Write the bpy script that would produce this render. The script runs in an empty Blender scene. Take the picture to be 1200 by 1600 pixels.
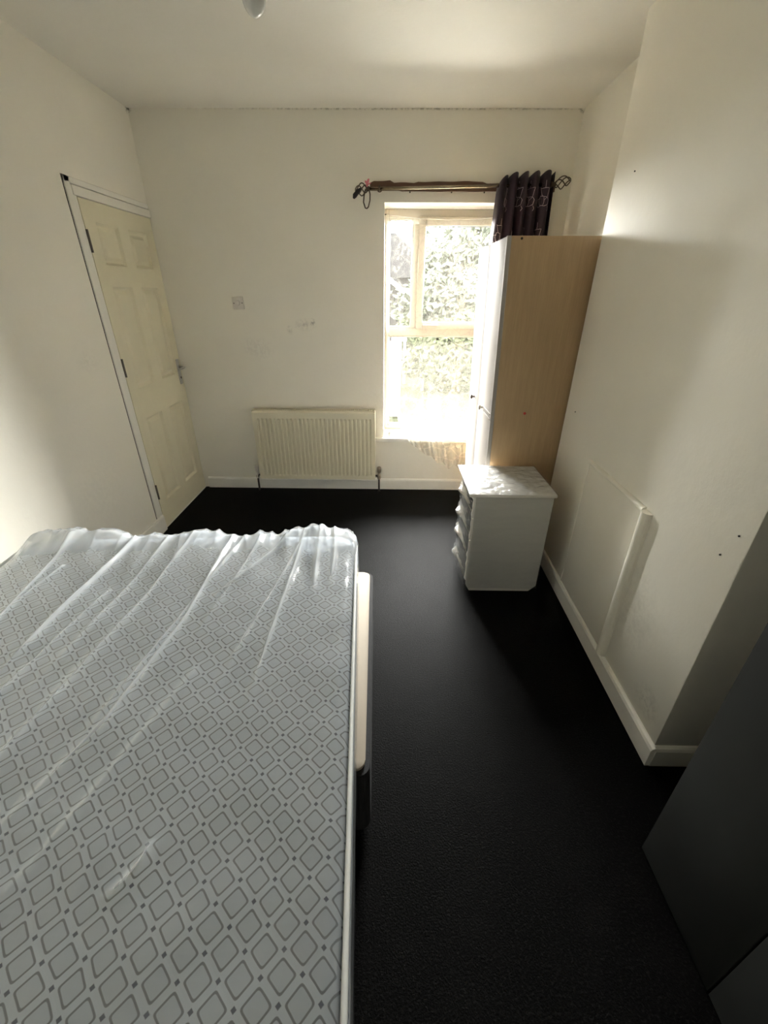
import bpy, bmesh, math, random
import numpy as np
from mathutils import Vector, Matrix, noise

random.seed(7)
scene = bpy.context.scene
COL = scene.collection
R = math.radians

# ------------------------------------------------------------------ camera
CAM_H = 1.6
def make_camera():
    pitch, yaw, roll = R(27.5977), R(0.6942), R(0.3407)
    cy, sy = math.cos(yaw), math.sin(yaw)
    fwd0, right0, up0 = Vector((-sy, cy, 0)), Vector((cy, sy, 0)), Vector((0, 0, 1))
    fwd = math.cos(pitch) * fwd0 - math.sin(pitch) * up0
    up = math.cos(pitch) * up0 + math.sin(pitch) * fwd0
    r = math.cos(roll) * right0 + math.sin(roll) * up
    u = -math.sin(roll) * right0 + math.cos(roll) * up
    cam = bpy.data.cameras.new('camera')
    cam.sensor_fit = 'HORIZONTAL'
    cam.sensor_width = 36.0
    cam.lens = 36.0 * 656.55 / 1200.0
    cam.clip_start = 0.02
    cam.clip_end = 300
    o = bpy.data.objects.new('camera', cam)
    m = Matrix(((r.x, u.x, -fwd.x, 0), (r.y, u.y, -fwd.y, 0), (r.z, u.z, -fwd.z, CAM_H), (0, 0, 0, 1)))
    o.matrix_world = m
    COL.objects.link(o)
    scene.camera = o
make_camera()

# ------------------------------------------------------------------ sky (bright overcast), window portal, exposure
world = bpy.data.worlds.new('overcast_sky')
scene.world = world
world.use_nodes = True
bg = world.node_tree.nodes['Background']
bg.inputs['Color'].default_value = (1.0, 0.985, 0.955, 1)
bg.inputs['Strength'].default_value = 10.0

portal = bpy.data.lights.new('window_portal', 'AREA')
portal.shape = 'RECTANGLE'
portal.size, portal.size_y = 0.99, 1.68
portal.cycles.is_portal = True
po = bpy.data.objects.new('window_portal', portal)
po.location = (0.425, 3.90, 1.32)
po.rotation_euler = (R(-90), 0, 0)
COL.objects.link(po)

scene.view_settings.view_transform = 'Standard'
scene.view_settings.look = 'None'
scene.view_settings.gamma = 1.0
scene.view_settings.use_curve_mapping = False
scene.view_settings.exposure = 4.1
cy_ = scene.cycles
cy_.max_bounces = 9
cy_.diffuse_bounces = 6
cy_.use_adaptive_sampling = True
cy_.adaptive_threshold = 0.08
cy_.glossy_bounces = 3
cy_.transmission_bounces = 8
cy_.transparent_max_bounces = 24
cy_.sample_clamp_indirect = 6.0
cy_.caustics_reflective = False
cy_.caustics_refractive = False

# ------------------------------------------------------------------ material helpers
class NT:
    def __init__(self, name):
        self.m = bpy.data.materials.new(name)
        self.m.use_nodes = True
        self.t = self.m.node_tree
        self.t.nodes.clear()
        self.out = self.t.nodes.new('ShaderNodeOutputMaterial')
    def n(self, kind, **kw):
        nd = self.t.nodes.new(kind)
        for k, v in kw.items():
            if k in nd.inputs.keys() if isinstance(k, str) else False:
                nd.inputs[k].default_value = v
            else:
                setattr(nd, k, v)
        return nd
    def l(self, a, b):
        self.t.links.new(a, b)
    def math(self, op, a, b=None, c=None, clamp=False):
        nd = self.t.nodes.new('ShaderNodeMath'); nd.operation = op; nd.use_clamp = clamp
        for i, v in enumerate((a, b, c)):
            if v is None: continue
            if isinstance(v, (int, float)): nd.inputs[i].default_value = v
            else: self.l(v, nd.inputs[i])
        return nd.outputs[0]
    def mix(self, fac, a, b):
        nd = self.t.nodes.new('ShaderNodeMix'); nd.data_type = 'RGBA'
        for sock, v in ((nd.inputs[0], fac), (nd.inputs[6], a), (nd.inputs[7], b)):
            if isinstance(v, (int, float)): sock.default_value = v
            elif isinstance(v, tuple): sock.default_value = (*v[:3], 1)
            else: self.l(v, sock)
        return nd.outputs[2]
    def coord(self, kind='Object'):
        return self.t.nodes.new('ShaderNodeTexCoord').outputs[kind]
    def mapping(self, vec, scale=(1, 1, 1), loc=(0, 0, 0), rot=(0, 0, 0)):
        nd = self.t.nodes.new('ShaderNodeMapping')
        nd.inputs['Scale'].default_value = scale
        nd.inputs['Location'].default_value = loc
        nd.inputs['Rotation'].default_value = rot
        self.l(vec, nd.inputs['Vector'])
        return nd.outputs[0]
    def noise(self, vec, scale, detail=3, rough=0.5):
        nd = self.t.nodes.new('ShaderNodeTexNoise')
        nd.inputs['Scale'].default_value = scale
        nd.inputs['Detail'].default_value = detail
        nd.inputs['Roughness'].default_value = rough
        if vec is not None: self.l(vec, nd.inputs['Vector'])
        return nd.outputs['Fac']
    def ramp(self, fac, stops):
        nd = self.t.nodes.new('ShaderNodeValToRGB')
        e = nd.color_ramp.elements
        while len(e) < len(stops): e.new(0.5)
        for el, (p, c) in zip(e, stops):
            el.position = p
            el.color = (*c, 1) if isinstance(c, tuple) else (c, c, c, 1)
        self.l(fac, nd.inputs[0])
        return nd.outputs[0]
    def bump(self, height, strength=0.3, dist=0.01):
        nd = self.t.nodes.new('ShaderNodeBump')
        nd.inputs['Strength'].default_value = strength
        nd.inputs['Distance'].default_value = dist
        self.l(height, nd.inputs['Height'])
        return nd.outputs[0]
    def principled(self, color, rough=0.5, normal=None, **kw):
        nd = self.t.nodes.new('ShaderNodeBsdfPrincipled')
        if isinstance(color, tuple): nd.inputs['Base Color'].default_value = (*color, 1)
        else: self.l(color, nd.inputs['Base Color'])
        if isinstance(rough, (int, float)): nd.inputs['Roughness'].default_value = rough
        else: self.l(rough, nd.inputs['Roughness'])
        if normal is not None: self.l(normal, nd.inputs['Normal'])
        for k, v in kw.items():
            nd.inputs[k.replace('_', ' ')].default_value = v
        return nd.outputs[0]
    def finish(self, shader):
        self.l(shader, self.out.inputs['Surface'])
        return self.m

def plain(name, color, rough=0.5, bump=0.0, bscale=60, vary=0.06, **kw):
    t = NT(name)
    co = t.coord()
    nz = t.noise(co, bscale * 0.12, 3)
    c2 = tuple(max(0, c * (1 - vary * 2)) for c in color)
    col = t.mix(nz, tuple(min(1, c * (1 + vary)) for c in color), c2)
    nrm = t.bump(t.noise(co, bscale, 4), bump, 0.004) if bump else None
    return t.finish(t.principled(col, rough, nrm, **kw))

def wall_mat(name, color, stains=(), spots=()):
    """painted plaster; stains = (x, y, z, radius, strength, colour) smudges with a shape of their own"""
    t = NT(name)
    co = t.coord()
    big = t.noise(co, 1.7, 2, 0.6)
    col = t.mix(t.ramp(big, [(0.35, 0.0), (0.75, 1.0)]), color, tuple(c * 0.955 for c in color))
    shared = t.noise(co, 38.0, 3, 0.7) if stains else None
    blot = t.ramp(shared, [(0.42, 0.0), (0.62, 1.0)]) if stains else None
    for (x, y, z, rx, ry, rz, s, c) in stains:
        mp = t.mapping(co, scale=(1 / rx, 1 / ry, 1 / rz), loc=(-x / rx, -y / ry, -z / rz))
        ln = t.t.nodes.new('ShaderNodeVectorMath'); ln.operation = 'LENGTH'
        t.l(mp, ln.inputs[0])
        fall = t.math('SUBTRACT', 1.0, ln.outputs['Value'], clamp=True)
        f = t.math('MULTIPLY', t.math('MULTIPLY', fall, blot), s, clamp=True)
        col = t.mix(f, col, c)
    nrm = t.bump(t.noise(co, 22, 3, 0.6), 0.16, 0.008)
    return t.finish(t.principled(col, 0.62, nrm))

# ------------------------------------------------------------------ mesh helpers
def link(o, parent=None):
    COL.objects.link(o)
    if parent is not None: o.parent = parent
    return o

def mesh_obj(name, verts, faces, mat, parent=None, smooth=False, off=None, loc=None):
    me = bpy.data.meshes.new(name)
    if off is not None:
        verts = [(v[0] - off[0], v[1] - off[1], v[2] - off[2]) for v in verts]
    me.from_pydata([tuple(v) for v in verts], [], faces)
    me.update()
    bm = bmesh.new(); bm.from_mesh(me)
    bmesh.ops.recalc_face_normals(bm, faces=bm.faces)
    bm.to_mesh(me); bm.free()
    if smooth:
        me.polygons.foreach_set('use_smooth', [True] * len(me.polygons))
    if mat is not None: me.materials.append(mat)
    o = bpy.data.objects.new(name, me)
    if loc: o.location = loc
    return link(o, parent)

def sheet_obj(name, verts, faces, mat, parent=None, off=None):
    """open surface: keep the winding, smooth shaded"""
    me = bpy.data.meshes.new(name)
    if off is not None:
        verts = [(v[0] - off[0], v[1] - off[1], v[2] - off[2]) for v in verts]
    me.from_pydata([tuple(v) for v in verts], [], faces)
    me.polygons.foreach_set('use_smooth', [True] * len(me.polygons))
    me.update()
    me.materials.append(mat)
    return link(bpy.data.objects.new(name, me), parent)

def bm_obj(name, bm, mat, parent=None, smooth=False, off=None):
    if off is not None:
        bmesh.ops.translate(bm, verts=bm.verts, vec=(-off[0], -off[1], -off[2]))
    bmesh.ops.recalc_face_normals(bm, faces=bm.faces)
    me = bpy.data.meshes.new(name)
    bm.to_mesh(me); bm.free()
    if smooth:
        me.polygons.foreach_set('use_smooth', [True] * len(me.polygons))
        try: me.set_sharp_from_angle(angle=R(40))
        except Exception: pass
    if mat is not None: me.materials.append(mat)
    return link(bpy.data.objects.new(name, me), parent)

def add_box(bm, lo, hi, bevel=0.0, seg=2):
    t = bmesh.new()
    bmesh.ops.create_cube(t, size=1.0)
    for v in t.verts:
        v.co = Vector([lo[i] + (v.co[i] + 0.5) * (hi[i] - lo[i]) for i in range(3)])
    if bevel > 0:
        bmesh.ops.bevel(t, geom=t.edges[:], offset=bevel, segments=seg, affect='EDGES', profile=0.5)
    me = bpy.data.meshes.new('tmp'); t.to_mesh(me); t.free()
    bm.from_mesh(me); bpy.data.meshes.remove(me)

def box(name, lo, hi, mat, parent=None, bevel=0.0, seg=2, off=None):
    bm = bmesh.new(); add_box(bm, lo, hi, bevel, seg)
    return bm_obj(name, bm, mat, parent, smooth=bevel > 0, off=off)

def boxes(name, lst, mat, parent=None, bevel=0.0, off=None):
    bm = bmesh.new()
    for lo, hi in lst: add_box(bm, lo, hi, bevel)
    return bm_obj(name, bm, mat, parent, smooth=bevel > 0, off=off)

def prism(name, pts, axis, a, b, mat, parent=None, bevel=0.0, off=None):
    """polygon pts in the two other axes (in x,y,z order), extruded along axis from a to b"""
    def mk(p, t):
        if axis == 0: return (t, p[0], p[1])
        if axis == 1: return (p[0], t, p[1])
        return (p[0], p[1], t)
    n = len(pts)
    bm = bmesh.new()
    va = [bm.verts.new(mk(p, a)) for p in pts]
    vb = [bm.verts.new(mk(p, b)) for p in pts]
    bm.faces.new(va); bm.faces.new(vb[::-1])
    for i in range(n):
        bm.faces.new((va[i], va[(i + 1) % n], vb[(i + 1) % n], vb[i]))
    if bevel > 0:
        bmesh.ops.bevel(bm, geom=bm.edges[:], offset=bevel, segments=2, affect='EDGES', profile=0.5)
    return bm_obj(name, bm, mat, parent, smooth=bevel > 0, off=off)

def tube_data(pts, rad, n=8, closed=False):
    pts = [Vector(p) for p in pts]
    rads = rad if isinstance(rad, (list, tuple)) else [rad] * len(pts)
    verts, faces = [], []
    m = len(pts)
    prev = None
    for i, p in enumerate(pts):
        if closed: d = pts[(i + 1) % m] - pts[i - 1]
        else: d = pts[min(i + 1, m - 1)] - pts[max(i - 1, 0)]
        d.normalize()
        if prev is None:
            a = Vector((0, 0, 1)) if abs(d.z) < 0.9 else Vector((1, 0, 0))
            nrm = d.cross(a).normalized()
        else:
            nrm = (prev - d * prev.dot(d)).normalized()
        prev = nrm
        bn = d.cross(nrm)
        for k in range(n):
            ang = 2 * math.pi * k / n
            verts.append(p + (nrm * math.cos(ang) + bn * math.sin(ang)) * rads[i])
    last = m if closed else m - 1
    for i in range(last):
        j = (i + 1) % m
        for k in range(n):
            faces.append((i * n + k, i * n + (k + 1) % n, j * n + (k + 1) % n, j * n + k))
    if not closed:
        faces.append(tuple(range(n))[::-1])
        faces.append(tuple((m - 1) * n + k for k in range(n)))
    return verts, faces

def tube(name, pts, rad, mat, parent=None, n=8, closed=False, off=None):
    v, f = tube_data(pts, rad, n, closed)
    return mesh_obj(name, v, f, mat, parent, True, off)

def tubes(name, lst, mat, parent=None, n=6, off=None):
    V, F = [], []
    for pts, rad, closed in lst:
        v, f = tube_data(pts, rad, n, closed)
        b = len(V); V += v; F += [tuple(i + b for i in q) for q in f]
    return mesh_obj(name, V, F, mat, parent, True, off)

def lathe(name, prof, centre, mat, parent=None, axis=2, n=24, off=None):
    """prof = list of (radius, t) along the axis"""
    V, F = [], []
    for r, t in prof:
        for k in range(n):
            a = 2 * math.pi * k / n
            c, s = r * math.cos(a), r * math.sin(a)
            p = {2: (c, s, t), 1: (c, t, s), 0: (t, c, s)}[axis]
            V.append((p[0] + centre[0], p[1] + centre[1], p[2] + centre[2]))
    m = len(prof)
    for i in range(m - 1):
        for k in range(n):
            F.append((i * n + k, i * n + (k + 1) % n, (i + 1) * n + (k + 1) % n, (i + 1) * n + k))
    F.append(tuple(range(n))[::-1]); F.append(tuple((m - 1) * n + k for k in range(n)))
    return mesh_obj(name, V, F, mat, parent, True, off)

def thing(name, label, cat, loc=(0, 0, 0), rotz=0.0, group=None, kind=None):
    o = bpy.data.objects.new(name, None)
    o.empty_display_size = 0.1
    o.location = loc
    o.rotation_euler = (0, 0, rotz)
    COL.objects.link(o)
    return tag(o, label, cat, group, kind)

def tag(o, label=None, cat=None, group=None, kind=None):
    if label: o['label'] = label
    if cat: o['category'] = cat
    if group: o['group'] = group
    if kind: o['kind'] = kind
    return o

def struct(o, label=None, cat=None):
    return tag(o, label, cat, kind='structure')

# ------------------------------------------------------------------ room dimensions
XL, XR, YB, YN, ZC = -1.690, 1.200, 3.530, -0.62, 2.630     # left, far alcove, back, behind the camera, ceiling
XN = 1.42                                                    # near alcove
BR0, BR1 = (1.008, 1.007), (1.035, 2.480)                    # chimney breast face, near and far corner
WX0, WX1, WZ0, WZ1 = -0.052, 0.905, 0.490, 2.146             # window opening
FY = 3.780                                                   # window frame plane
DY0, DY1, DZ1 = 2.755, 3.520, 2.046                          # door leaf

WALL = (0.865, 0.835, 0.745)
dirt = (0.30, 0.27, 0.23)
mould = (0.10, 0.10, 0.08)
M_wall_back = wall_mat('painted_plaster_back', WALL, [
    (-0.66, YB, 1.375, 0.10, 0.2, 0.05, 0.5, (0.36, 0.34, 0.31)),
    (-0.60, YB, 1.395, 0.022, 0.2, 0.030, 1.0, (0.25, 0.24, 0.22)),
    (-0.78, YB, 1.34, 0.03, 0.2, 0.04, 0.5, dirt),
    (-1.05, YB, 1.20, 0.16, 0.2, 0.10, 0.18, dirt),
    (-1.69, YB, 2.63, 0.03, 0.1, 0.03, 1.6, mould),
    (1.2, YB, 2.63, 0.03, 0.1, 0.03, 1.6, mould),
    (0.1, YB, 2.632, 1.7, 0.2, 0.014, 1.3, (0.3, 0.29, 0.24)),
])
M_wall_left = wall_mat('painted_plaster_left', WALL, [
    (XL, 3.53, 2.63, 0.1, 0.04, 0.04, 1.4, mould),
    (XL, 2.45, 1.25, 0.2, 0.12, 0.08, 0.12, dirt),
    (XL, 2.2, 0.55, 0.2, 0.30, 0.30, 0.07, dirt),
])
M_wall_right = wall_mat('painted_plaster_right', WALL, [
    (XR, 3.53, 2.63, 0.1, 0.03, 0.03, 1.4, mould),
    (1.02, 1.12, 0.2, 0.2, 0.10, 0.08, 0.4, dirt),
    (1.02, 1.35, 0.45, 0.2, 0.16, 0.25, 0.2, dirt),
])
M_ceil = wall_mat('ceiling_paint', (0.87, 0.845, 0.775))
M_gloss = plain('white_gloss_woodwork', (0.85, 0.83, 0.765), 0.35, 0.05, 40)
M_upvc = plain('white_upvc', (0.86, 0.85, 0.82), 0.3, 0, 40, 0.02)
M_wframe = plain('aged_cream_upvc', (0.56, 0.51, 0.43), 0.3, 0, 40, 0.02)
M_door = plain('cream_door_paint', (0.74, 0.69, 0.52), 0.42, 0.06, 90, 0.03)
M_dark = plain('dark_gap', (0.03, 0.028, 0.025), 0.9)
M_radiator = plain('cream_radiator_enamel', (0.74, 0.69, 0.53), 0.35, 0, 40, 0.02)
M_steel = plain('brushed_steel', (0.55, 0.54, 0.52), 0.35, 0.04, 200, 0.05, Metallic=1.0)
M_brass = plain('tarnished_hinge_steel', (0.16, 0.14, 0.12), 0.5, 0.05, 200, 0.1, Metallic=0.8)
M_pipe = plain('painted_dark_pipe', (0.05, 0.035, 0.03), 0.45)
M_valve = plain('valve_metal', (0.42, 0.35, 0.27), 0.4, 0.05, 120, 0.15, Metallic=0.7)
M_plastic = plain('white_plastic', (0.70, 0.66, 0.60), 0.4)

def carpet_mat():
    t = NT('black_cord_carpet')
    co = t.coord()
    fib = t.noise(t.mapping(co, scale=(1.0, 0.45, 1.0)), 330, 2, 0.7)
    mid = t.noise(co, 6, 4, 0.65)
    fleck = t.ramp(t.noise(co, 130, 2, 0.6), [(0.52, 0.0), (0.66, 1.0)])
    c = t.mix(fib, (0.0012, 0.0012, 0.0012), (0.005, 0.0048, 0.0046))
    c = t.mix(t.math('MULTIPLY', fleck, 0.35), c, (0.018, 0.0175, 0.0165))
    c = t.mix(t.math('MULTIPLY', t.ramp(mid, [(0.45, 0.0), (0.75, 1.0)]), 0.3), c, (0.008, 0.0077, 0.0072))
    h = t.math('ADD', fib, t.noise(co, 190, 1, 0.6))
    s = t.principled(c, 0.5, t.bump(h, 0.4, 0.0035), Specular_IOR_Level=0.022)
    return t.finish(s)
M_carpet = carpet_mat()

# ------------------------------------------------------------------ the room shell
struct(box('floor', (XL - 0.2, YN - 0.2, -0.1), (XN + 0.2, YB + 0.02, 0.0), M_carpet))
struct(box('ceiling', (XL - 0.2, YN - 0.2, ZC), (XN + 0.2, YB + 0.4, ZC + 0.1), M_ceil))
WT = YB + 0.37
struct(boxes('wall_back', [
    ((XL - 0.2, YB, -0.1), (WX0, WT, ZC)),
    ((WX1, YB, -0.1), (XN + 0.2, WT, ZC)),
    ((WX0, YB, WZ1), (WX1, WT, ZC)),
    ((WX0, YB, -0.1), (WX1, WT, WZ0 - 0.03)),
], M_wall_back))
struct(boxes('wall_left', [
    ((XL - 0.2, YN - 0.2, 0), (XL, 2.664, ZC)),
    ((XL - 0.2, 2.664, 2.1295), (XL, YB, ZC)),
    ((XL - 0.2, 2.664, 0), (XL - 0.12, YB, 2.1295)),
], M_wall_left))
struct(box('wall_front', (XL - 0.2, YN - 0.2, 0), (XN + 0.2, YN, ZC), M_wall_back))
struct(boxes('wall_right', [
    ((XR, BR1[1] - 0.02, 0), (XN + 0.2, YB, ZC)),
    ((XN, YN, 0), (XN + 0.2, BR0[1] + 0.05, ZC)),
], M_wall_right))
breast = struct(prism('wall_chimney', [BR0, BR1, (XN + 0.2, BR1[1]), (XN + 0.2, BR0[1])], 2, 0, ZC, M_wall_right, bevel=0.004))
for k, (x, y, z) in enumerate([(1.012, 1.052, 0.985), (1.012, 1.085, 0.90), (1.03, 2.26, 2.06), (1.03, 2.33, 1.02)]):
    o = lathe('screw_hole', [(0.0028, -0.003), (0.0028, 0.0012), (0.001, 0.0015)], (x - 0.0035 + (y - 1.0) * 0.0, y, z), M_dark, axis=0, n=10)
    o.parent = breast

def baseboard(name, p0, p1, hgt, thick, side, parent=None, mat=M_gloss):
    """skirting from p0 to p1; side = unit normal into the room"""
    prof = [(0, 0), (thick, 0), (thick, hgt - 0.016), (thick * 0.75, hgt - 0.005), (thick * 0.35, hgt), (0, hgt)]
    V = []
    for p in (p0, p1):
        for d, z in prof:
            V.append((p[0] + side[0] * d, p[1] + side[1] * d, z))
    n = len(prof)
    F = [tuple(range(n)), tuple(range(2 * n - 1, n - 1, -1))]
    for i in range(n):
        j = (i + 1) % n
        F.append((i, j, n + j, n + i))
    return struct(mesh_obj(name, V, F, mat))

baseboard('baseboard_back', (XL + 0.04, YB), (XR, YB), 0.100, 0.016, (0, -1))
baseboard('baseboard_left', (XL, YN), (XL, 2.742), 0.122, 0.016, (1, 0))
bd = Vector((BR1[0] - BR0[0], BR1[1] - BR0[1])).normalized()
bn = (-bd.y, bd.x)
baseboard('baseboard_right', (BR0[0] + bn[0] * 0.0, BR0[1] - 0.016), BR1, 0.100, 0.018, bn)
baseboard('baseboard_near', (BR0[0], BR0[1]), (XN, BR0[1]), 0.100, 0.018, (0, -1))

# ------------------------------------------------------------------ door
def build_door():
    d = struct(thing('door_1', 'cream six-panel door in the left wall beside the back corner', 'door', (XL, 3.14, 0)))
    off = d.location
    XF = XL + 0.002        # face of the leaf
    leaf = box('leaf', (XF - 0.044, DY0, 0.012), (XF - 0.019, DY1, DZ1), M_door, d, 0.002, off=off)
    # stiles, rails and mullion form the flat face around the six sunk panels
    cols = [(2.862, 3.083), (3.195, 3.415)]
    rows = [(0.195, 0.815), (1.022, 1.620), (1.735, 1.945)]
    f = []
    x0, x1 = XF - 0.0195, XF
    ys = [DY0, cols[0][0], cols[0][1], cols[1][0], cols[1][1], DY1]
    zs = [0.012, rows[0][0], rows[0][1], rows[1][0], rows[1][1], rows[2][0], rows[2][1], DZ1]
    V, F = [], []
    for z in zs:
        for y in ys: V.append((x1, y, z))
    ny = len(ys)
    holes = {(1, 1), (3, 1), (1, 3), (3, 3), (1, 5), (3, 5)}
    for j in range(len(zs) - 1):
        for i in range(ny - 1):
            if (i, j) in holes: continue
            F.append((j * ny + i, j * ny + i + 1, (j + 1) * ny + i + 1, (j + 1) * ny + i))
    # outer rim back to the leaf body
    b = len(V)
    rim = [(DY0, 0.012), (DY1, 0.012), (DY1, DZ1), (DY0, DZ1)]
    for (y, z) in rim: V.append((x1, y, z))
    for (y, z) in rim: V.append((x0, y, z))
    for k in range(4): F.append((b + k, b + (k + 1) % 4, b + 4 + (k + 1) % 4, b + 4 + k))
    sheet_obj('face', V, F, M_door, d, off).data.polygons.foreach_set('use_smooth', [False] * len(F))
    # moulded panels: an ogee border falling in and a raised field
    for (ya, yb) in cols:
        for (za, zb) in rows:
            prof = [(0.0, 0.0), (0.004, -0.0035), (0.012, -0.009), (0.018, -0.0095), (0.024, -0.008), (0.036, -0.0035), (0.042, -0.0015), (0.046, -0.0012)]
            V, F = [], []
            for (ins, dep) in prof:
                for (y, z) in ((ya + ins, za + ins), (yb - ins, za + ins), (yb - ins, zb - ins), (ya + ins, zb - ins)):
                    V.append((x1 + dep * 1.7, y, z))
            for r in range(len(prof) - 1):
                for k in range(4):
                    F.append((r * 4 + k, r * 4 + (k + 1) % 4, (r + 1) * 4 + (k + 1) % 4, (r + 1) * 4 + k))
            q = (len(prof) - 1) * 4
            F.append((q, q + 1, q + 2, q + 3))
            o = sheet_obj('panel', V, F, M_door, d, off)
            o.data.polygons.foreach_set('use_smooth', [False] * len(F))
    # lining and architrave: hinge jamb, head, closing jamb
    jamb = boxes('frame', [
        ((XL - 0.11, 2.676, 0.122), (XL + 0.004, 2.722, 2.128)),
        ((XL - 0.10, 2.722, 0.012), (XL + 0.0015, 2.751, 2.085)),
        ((XL - 0.11, 2.676, 2.100), (XL + 0.004, 3.527, 2.128)),
        ((XL - 0.10, 2.722, 2.050), (XL + 0.010, 3.527, 2.094)),
        ((XL - 0.10, 3.5225, 0.0), (XL - 0.002, 3.529, 2.09)),
    ], M_gloss, d, 0.003, off)
    box('shadow_gap', (XL - 0.118, 2.6645, 0.122), (XL - 0.003, 2.6755, 2.129), M_dark, d, off=off)
    box('threshold', (XL - 0.05, 2.745, 0.0), (XL + 0.004, 3.525, 0.010), M_gloss, d, 0.002, off=off)
    for z in (1.845, 1.165, 0.300):
        h = tube('hinge', [(XF + 0.004, 2.753, z - 0.055), (XF + 0.004, 2.753, z + 0.055)], 0.0065, M_brass, d, 10, off=off)
        boxes('hinge_leaf', [((XF - 0.003, 2.7555, z - 0.052), (XF + 0.001, 2.766, z + 0.052))], M_brass, h, off=off)
    plate = box('handle_plate', (XF, 3.450, 0.935), (XF + 0.008, 3.492, 1.125), M_steel, d, 0.003, off=off)
    tube('lever', [(XF + 0.005, 3.471, 1.065), (XF + 0.040, 3.471, 1.065), (XF + 0.052, 3.466, 1.065),
                   (XF + 0.055, 3.44, 1.064), (XF + 0.054, 3.40, 1.060), (XF + 0.050, 3.372, 1.058)],
         [0.010, 0.009, 0.009, 0.009, 0.008, 0.006], M_steel, plate, 10, off=off)
    lathe('keyhole_rose', [(0.009, 0.006), (0.009, 0.010), (0.003, 0.011)], (XF, 3.471, 0.985), M_brass, plate, axis=0, n=14, off=off)
    # sub-parts keep the plate's own origin
    return d
build_door()

# ------------------------------------------------------------------ window
def glass_mat():
    t = NT('window_glass')
    tr = t.n('ShaderNodeBsdfTransparent'); tr.inputs['Color'].default_value = (0.97, 0.98, 0.975, 1)
    gl = t.n('ShaderNodeBsdfGlossy'); gl.inputs['Roughness'].default_value = 0.02
    fr = t.n('ShaderNodeFresnel'); fr.inputs['IOR'].default_value = 1.35
    mx = t.n('ShaderNodeMixShader')
    t.l(fr.outputs[0], mx.inputs[0]); t.l(tr.outputs[0], mx.inputs[1]); t.l(gl.outputs[0], mx.inputs[2])
    return t.finish(mx.outputs[0])
M_glass = glass_mat()

def build_window():
    w = struct(thing('window_1', 'white plastic window with narrow side light, opening casement and large lower pane', 'window', (0.42, FY, WZ0)))
    off = w.location
    y0, y1 = FY, FY + 0.06
    g = 0.004
    def frame(name, rect, inner, ya, yb, parent, bev=0.006):
        (xa, za, xb, zb), (ia, ja, ib, jb) = rect, inner
        return boxes(name, [((xa, ya, za), (ia, yb, zb)), ((ib, ya, za), (xb, yb, zb)),
                            ((ia, ya, za), (ib, yb, ja)), ((ia, ya, jb), (ib, yb, zb))], M_wframe, parent, bev, off)
    # outer frame, mullion, transom
    frame('frame', (WX0, WZ0, WX1, WZ1), (-0.022, 0.520, 0.875, 2.090), y0, y1, w)
    box('transom', (-0.022, y0, 1.282), (0.875, y1, 1.340), M_wframe, w, 0.006, off=off)
    box('mullion', (0.165, y0, 1.340), (0.212, y1, 2.090), M_wframe, w, 0.006, off=off)
    boxes('glazing_bead', [((-0.022, y0 + 0.004, 1.340), (-0.010, y1, 2.09)), ((0.155, y0 + 0.004, 1.34), (0.165, y1, 2.09)),
                           ((-0.022, y0 + 0.004, 1.340), (0.165, y1, 1.352)), ((-0.022, y0 + 0.004, 2.078), (0.165, y1, 2.09)),
                           ((-0.022, y0 + 0.004, 0.52), (-0.008, y1, 1.282)), ((0.863, y0 + 0.004, 0.52), (0.875, y1, 1.282)),
                           ((-0.022, y0 + 0.004, 0.52), (0.875, y1, 0.532)), ((-0.022, y0 + 0.004, 1.27), (0.875, y1, 1.282))], M_wframe, w, 0.002, off)
    sash = frame('casement_sash', (0.205, 1.334, 0.880, 2.096), (0.258, 1.388, 0.827, 2.040), y0 - 0.020, y1 - 0.01, w, 0.007)
    box('pane', (0.258, y0 + 0.015, 1.388), (0.827, y0 + 0.019, 2.040), M_glass, sash, off=off)
    hb = box('window_handle', (0.268, y0 - 0.050, 1.352), (0.385, y0 - 0.036, 1.370), M_wframe, sash, 0.004, off=off)
    box('pane', (-0.020, y0 + 0.028, 1.342), (0.163, y0 + 0.032, 2.088), M_glass, w, off=off)
    box('pane', (-0.020, y0 + 0.028, 0.522), (0.873, y0 + 0.032, 1.280), M_glass, w, off=off)
    # rubber gaskets, thin dark lines round the panes
    def gask(rect, y, parent):
        xa, za, xb, zb = rect; t_ = 0.0035
        return boxes('gasket', [((xa, y, za), (xa + t_, y + .006, zb)), ((xb - t_, y, za), (xb, y + .006, zb)),
                                ((xa, y, za), (xb, y + .006, za + t_)), ((xa, y, zb - t_), (xb, y + .006, zb))], M_dark, parent, 0, off)
    gask((-0.0105, 1.3515, 0.1555, 2.0785), y0 + 0.021, w)
    gask((-0.0085, 0.5315, 0.8635, 1.2705), y0 + 0.021, w)
    gask((0.2575, 1.3875, 0.8275, 2.0405), y0 + 0.008, sash)
    return w
build_window()
sill = struct(boxes('window_sill_board', [((WX0 + 0.001, YB - 0.001, WZ0 - 0.030), (WX1 - 0.001, FY + 0.05, WZ0)),
                                  ((-0.120, YB - 0.045, WZ0 - 0.034), (0.975, YB - 0.0005, WZ0 - 0.0005))], M_gloss, None, 0.004),
              'white painted window sill board overhanging the wall', 'sill')
sill.name = 'trim_1'

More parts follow.
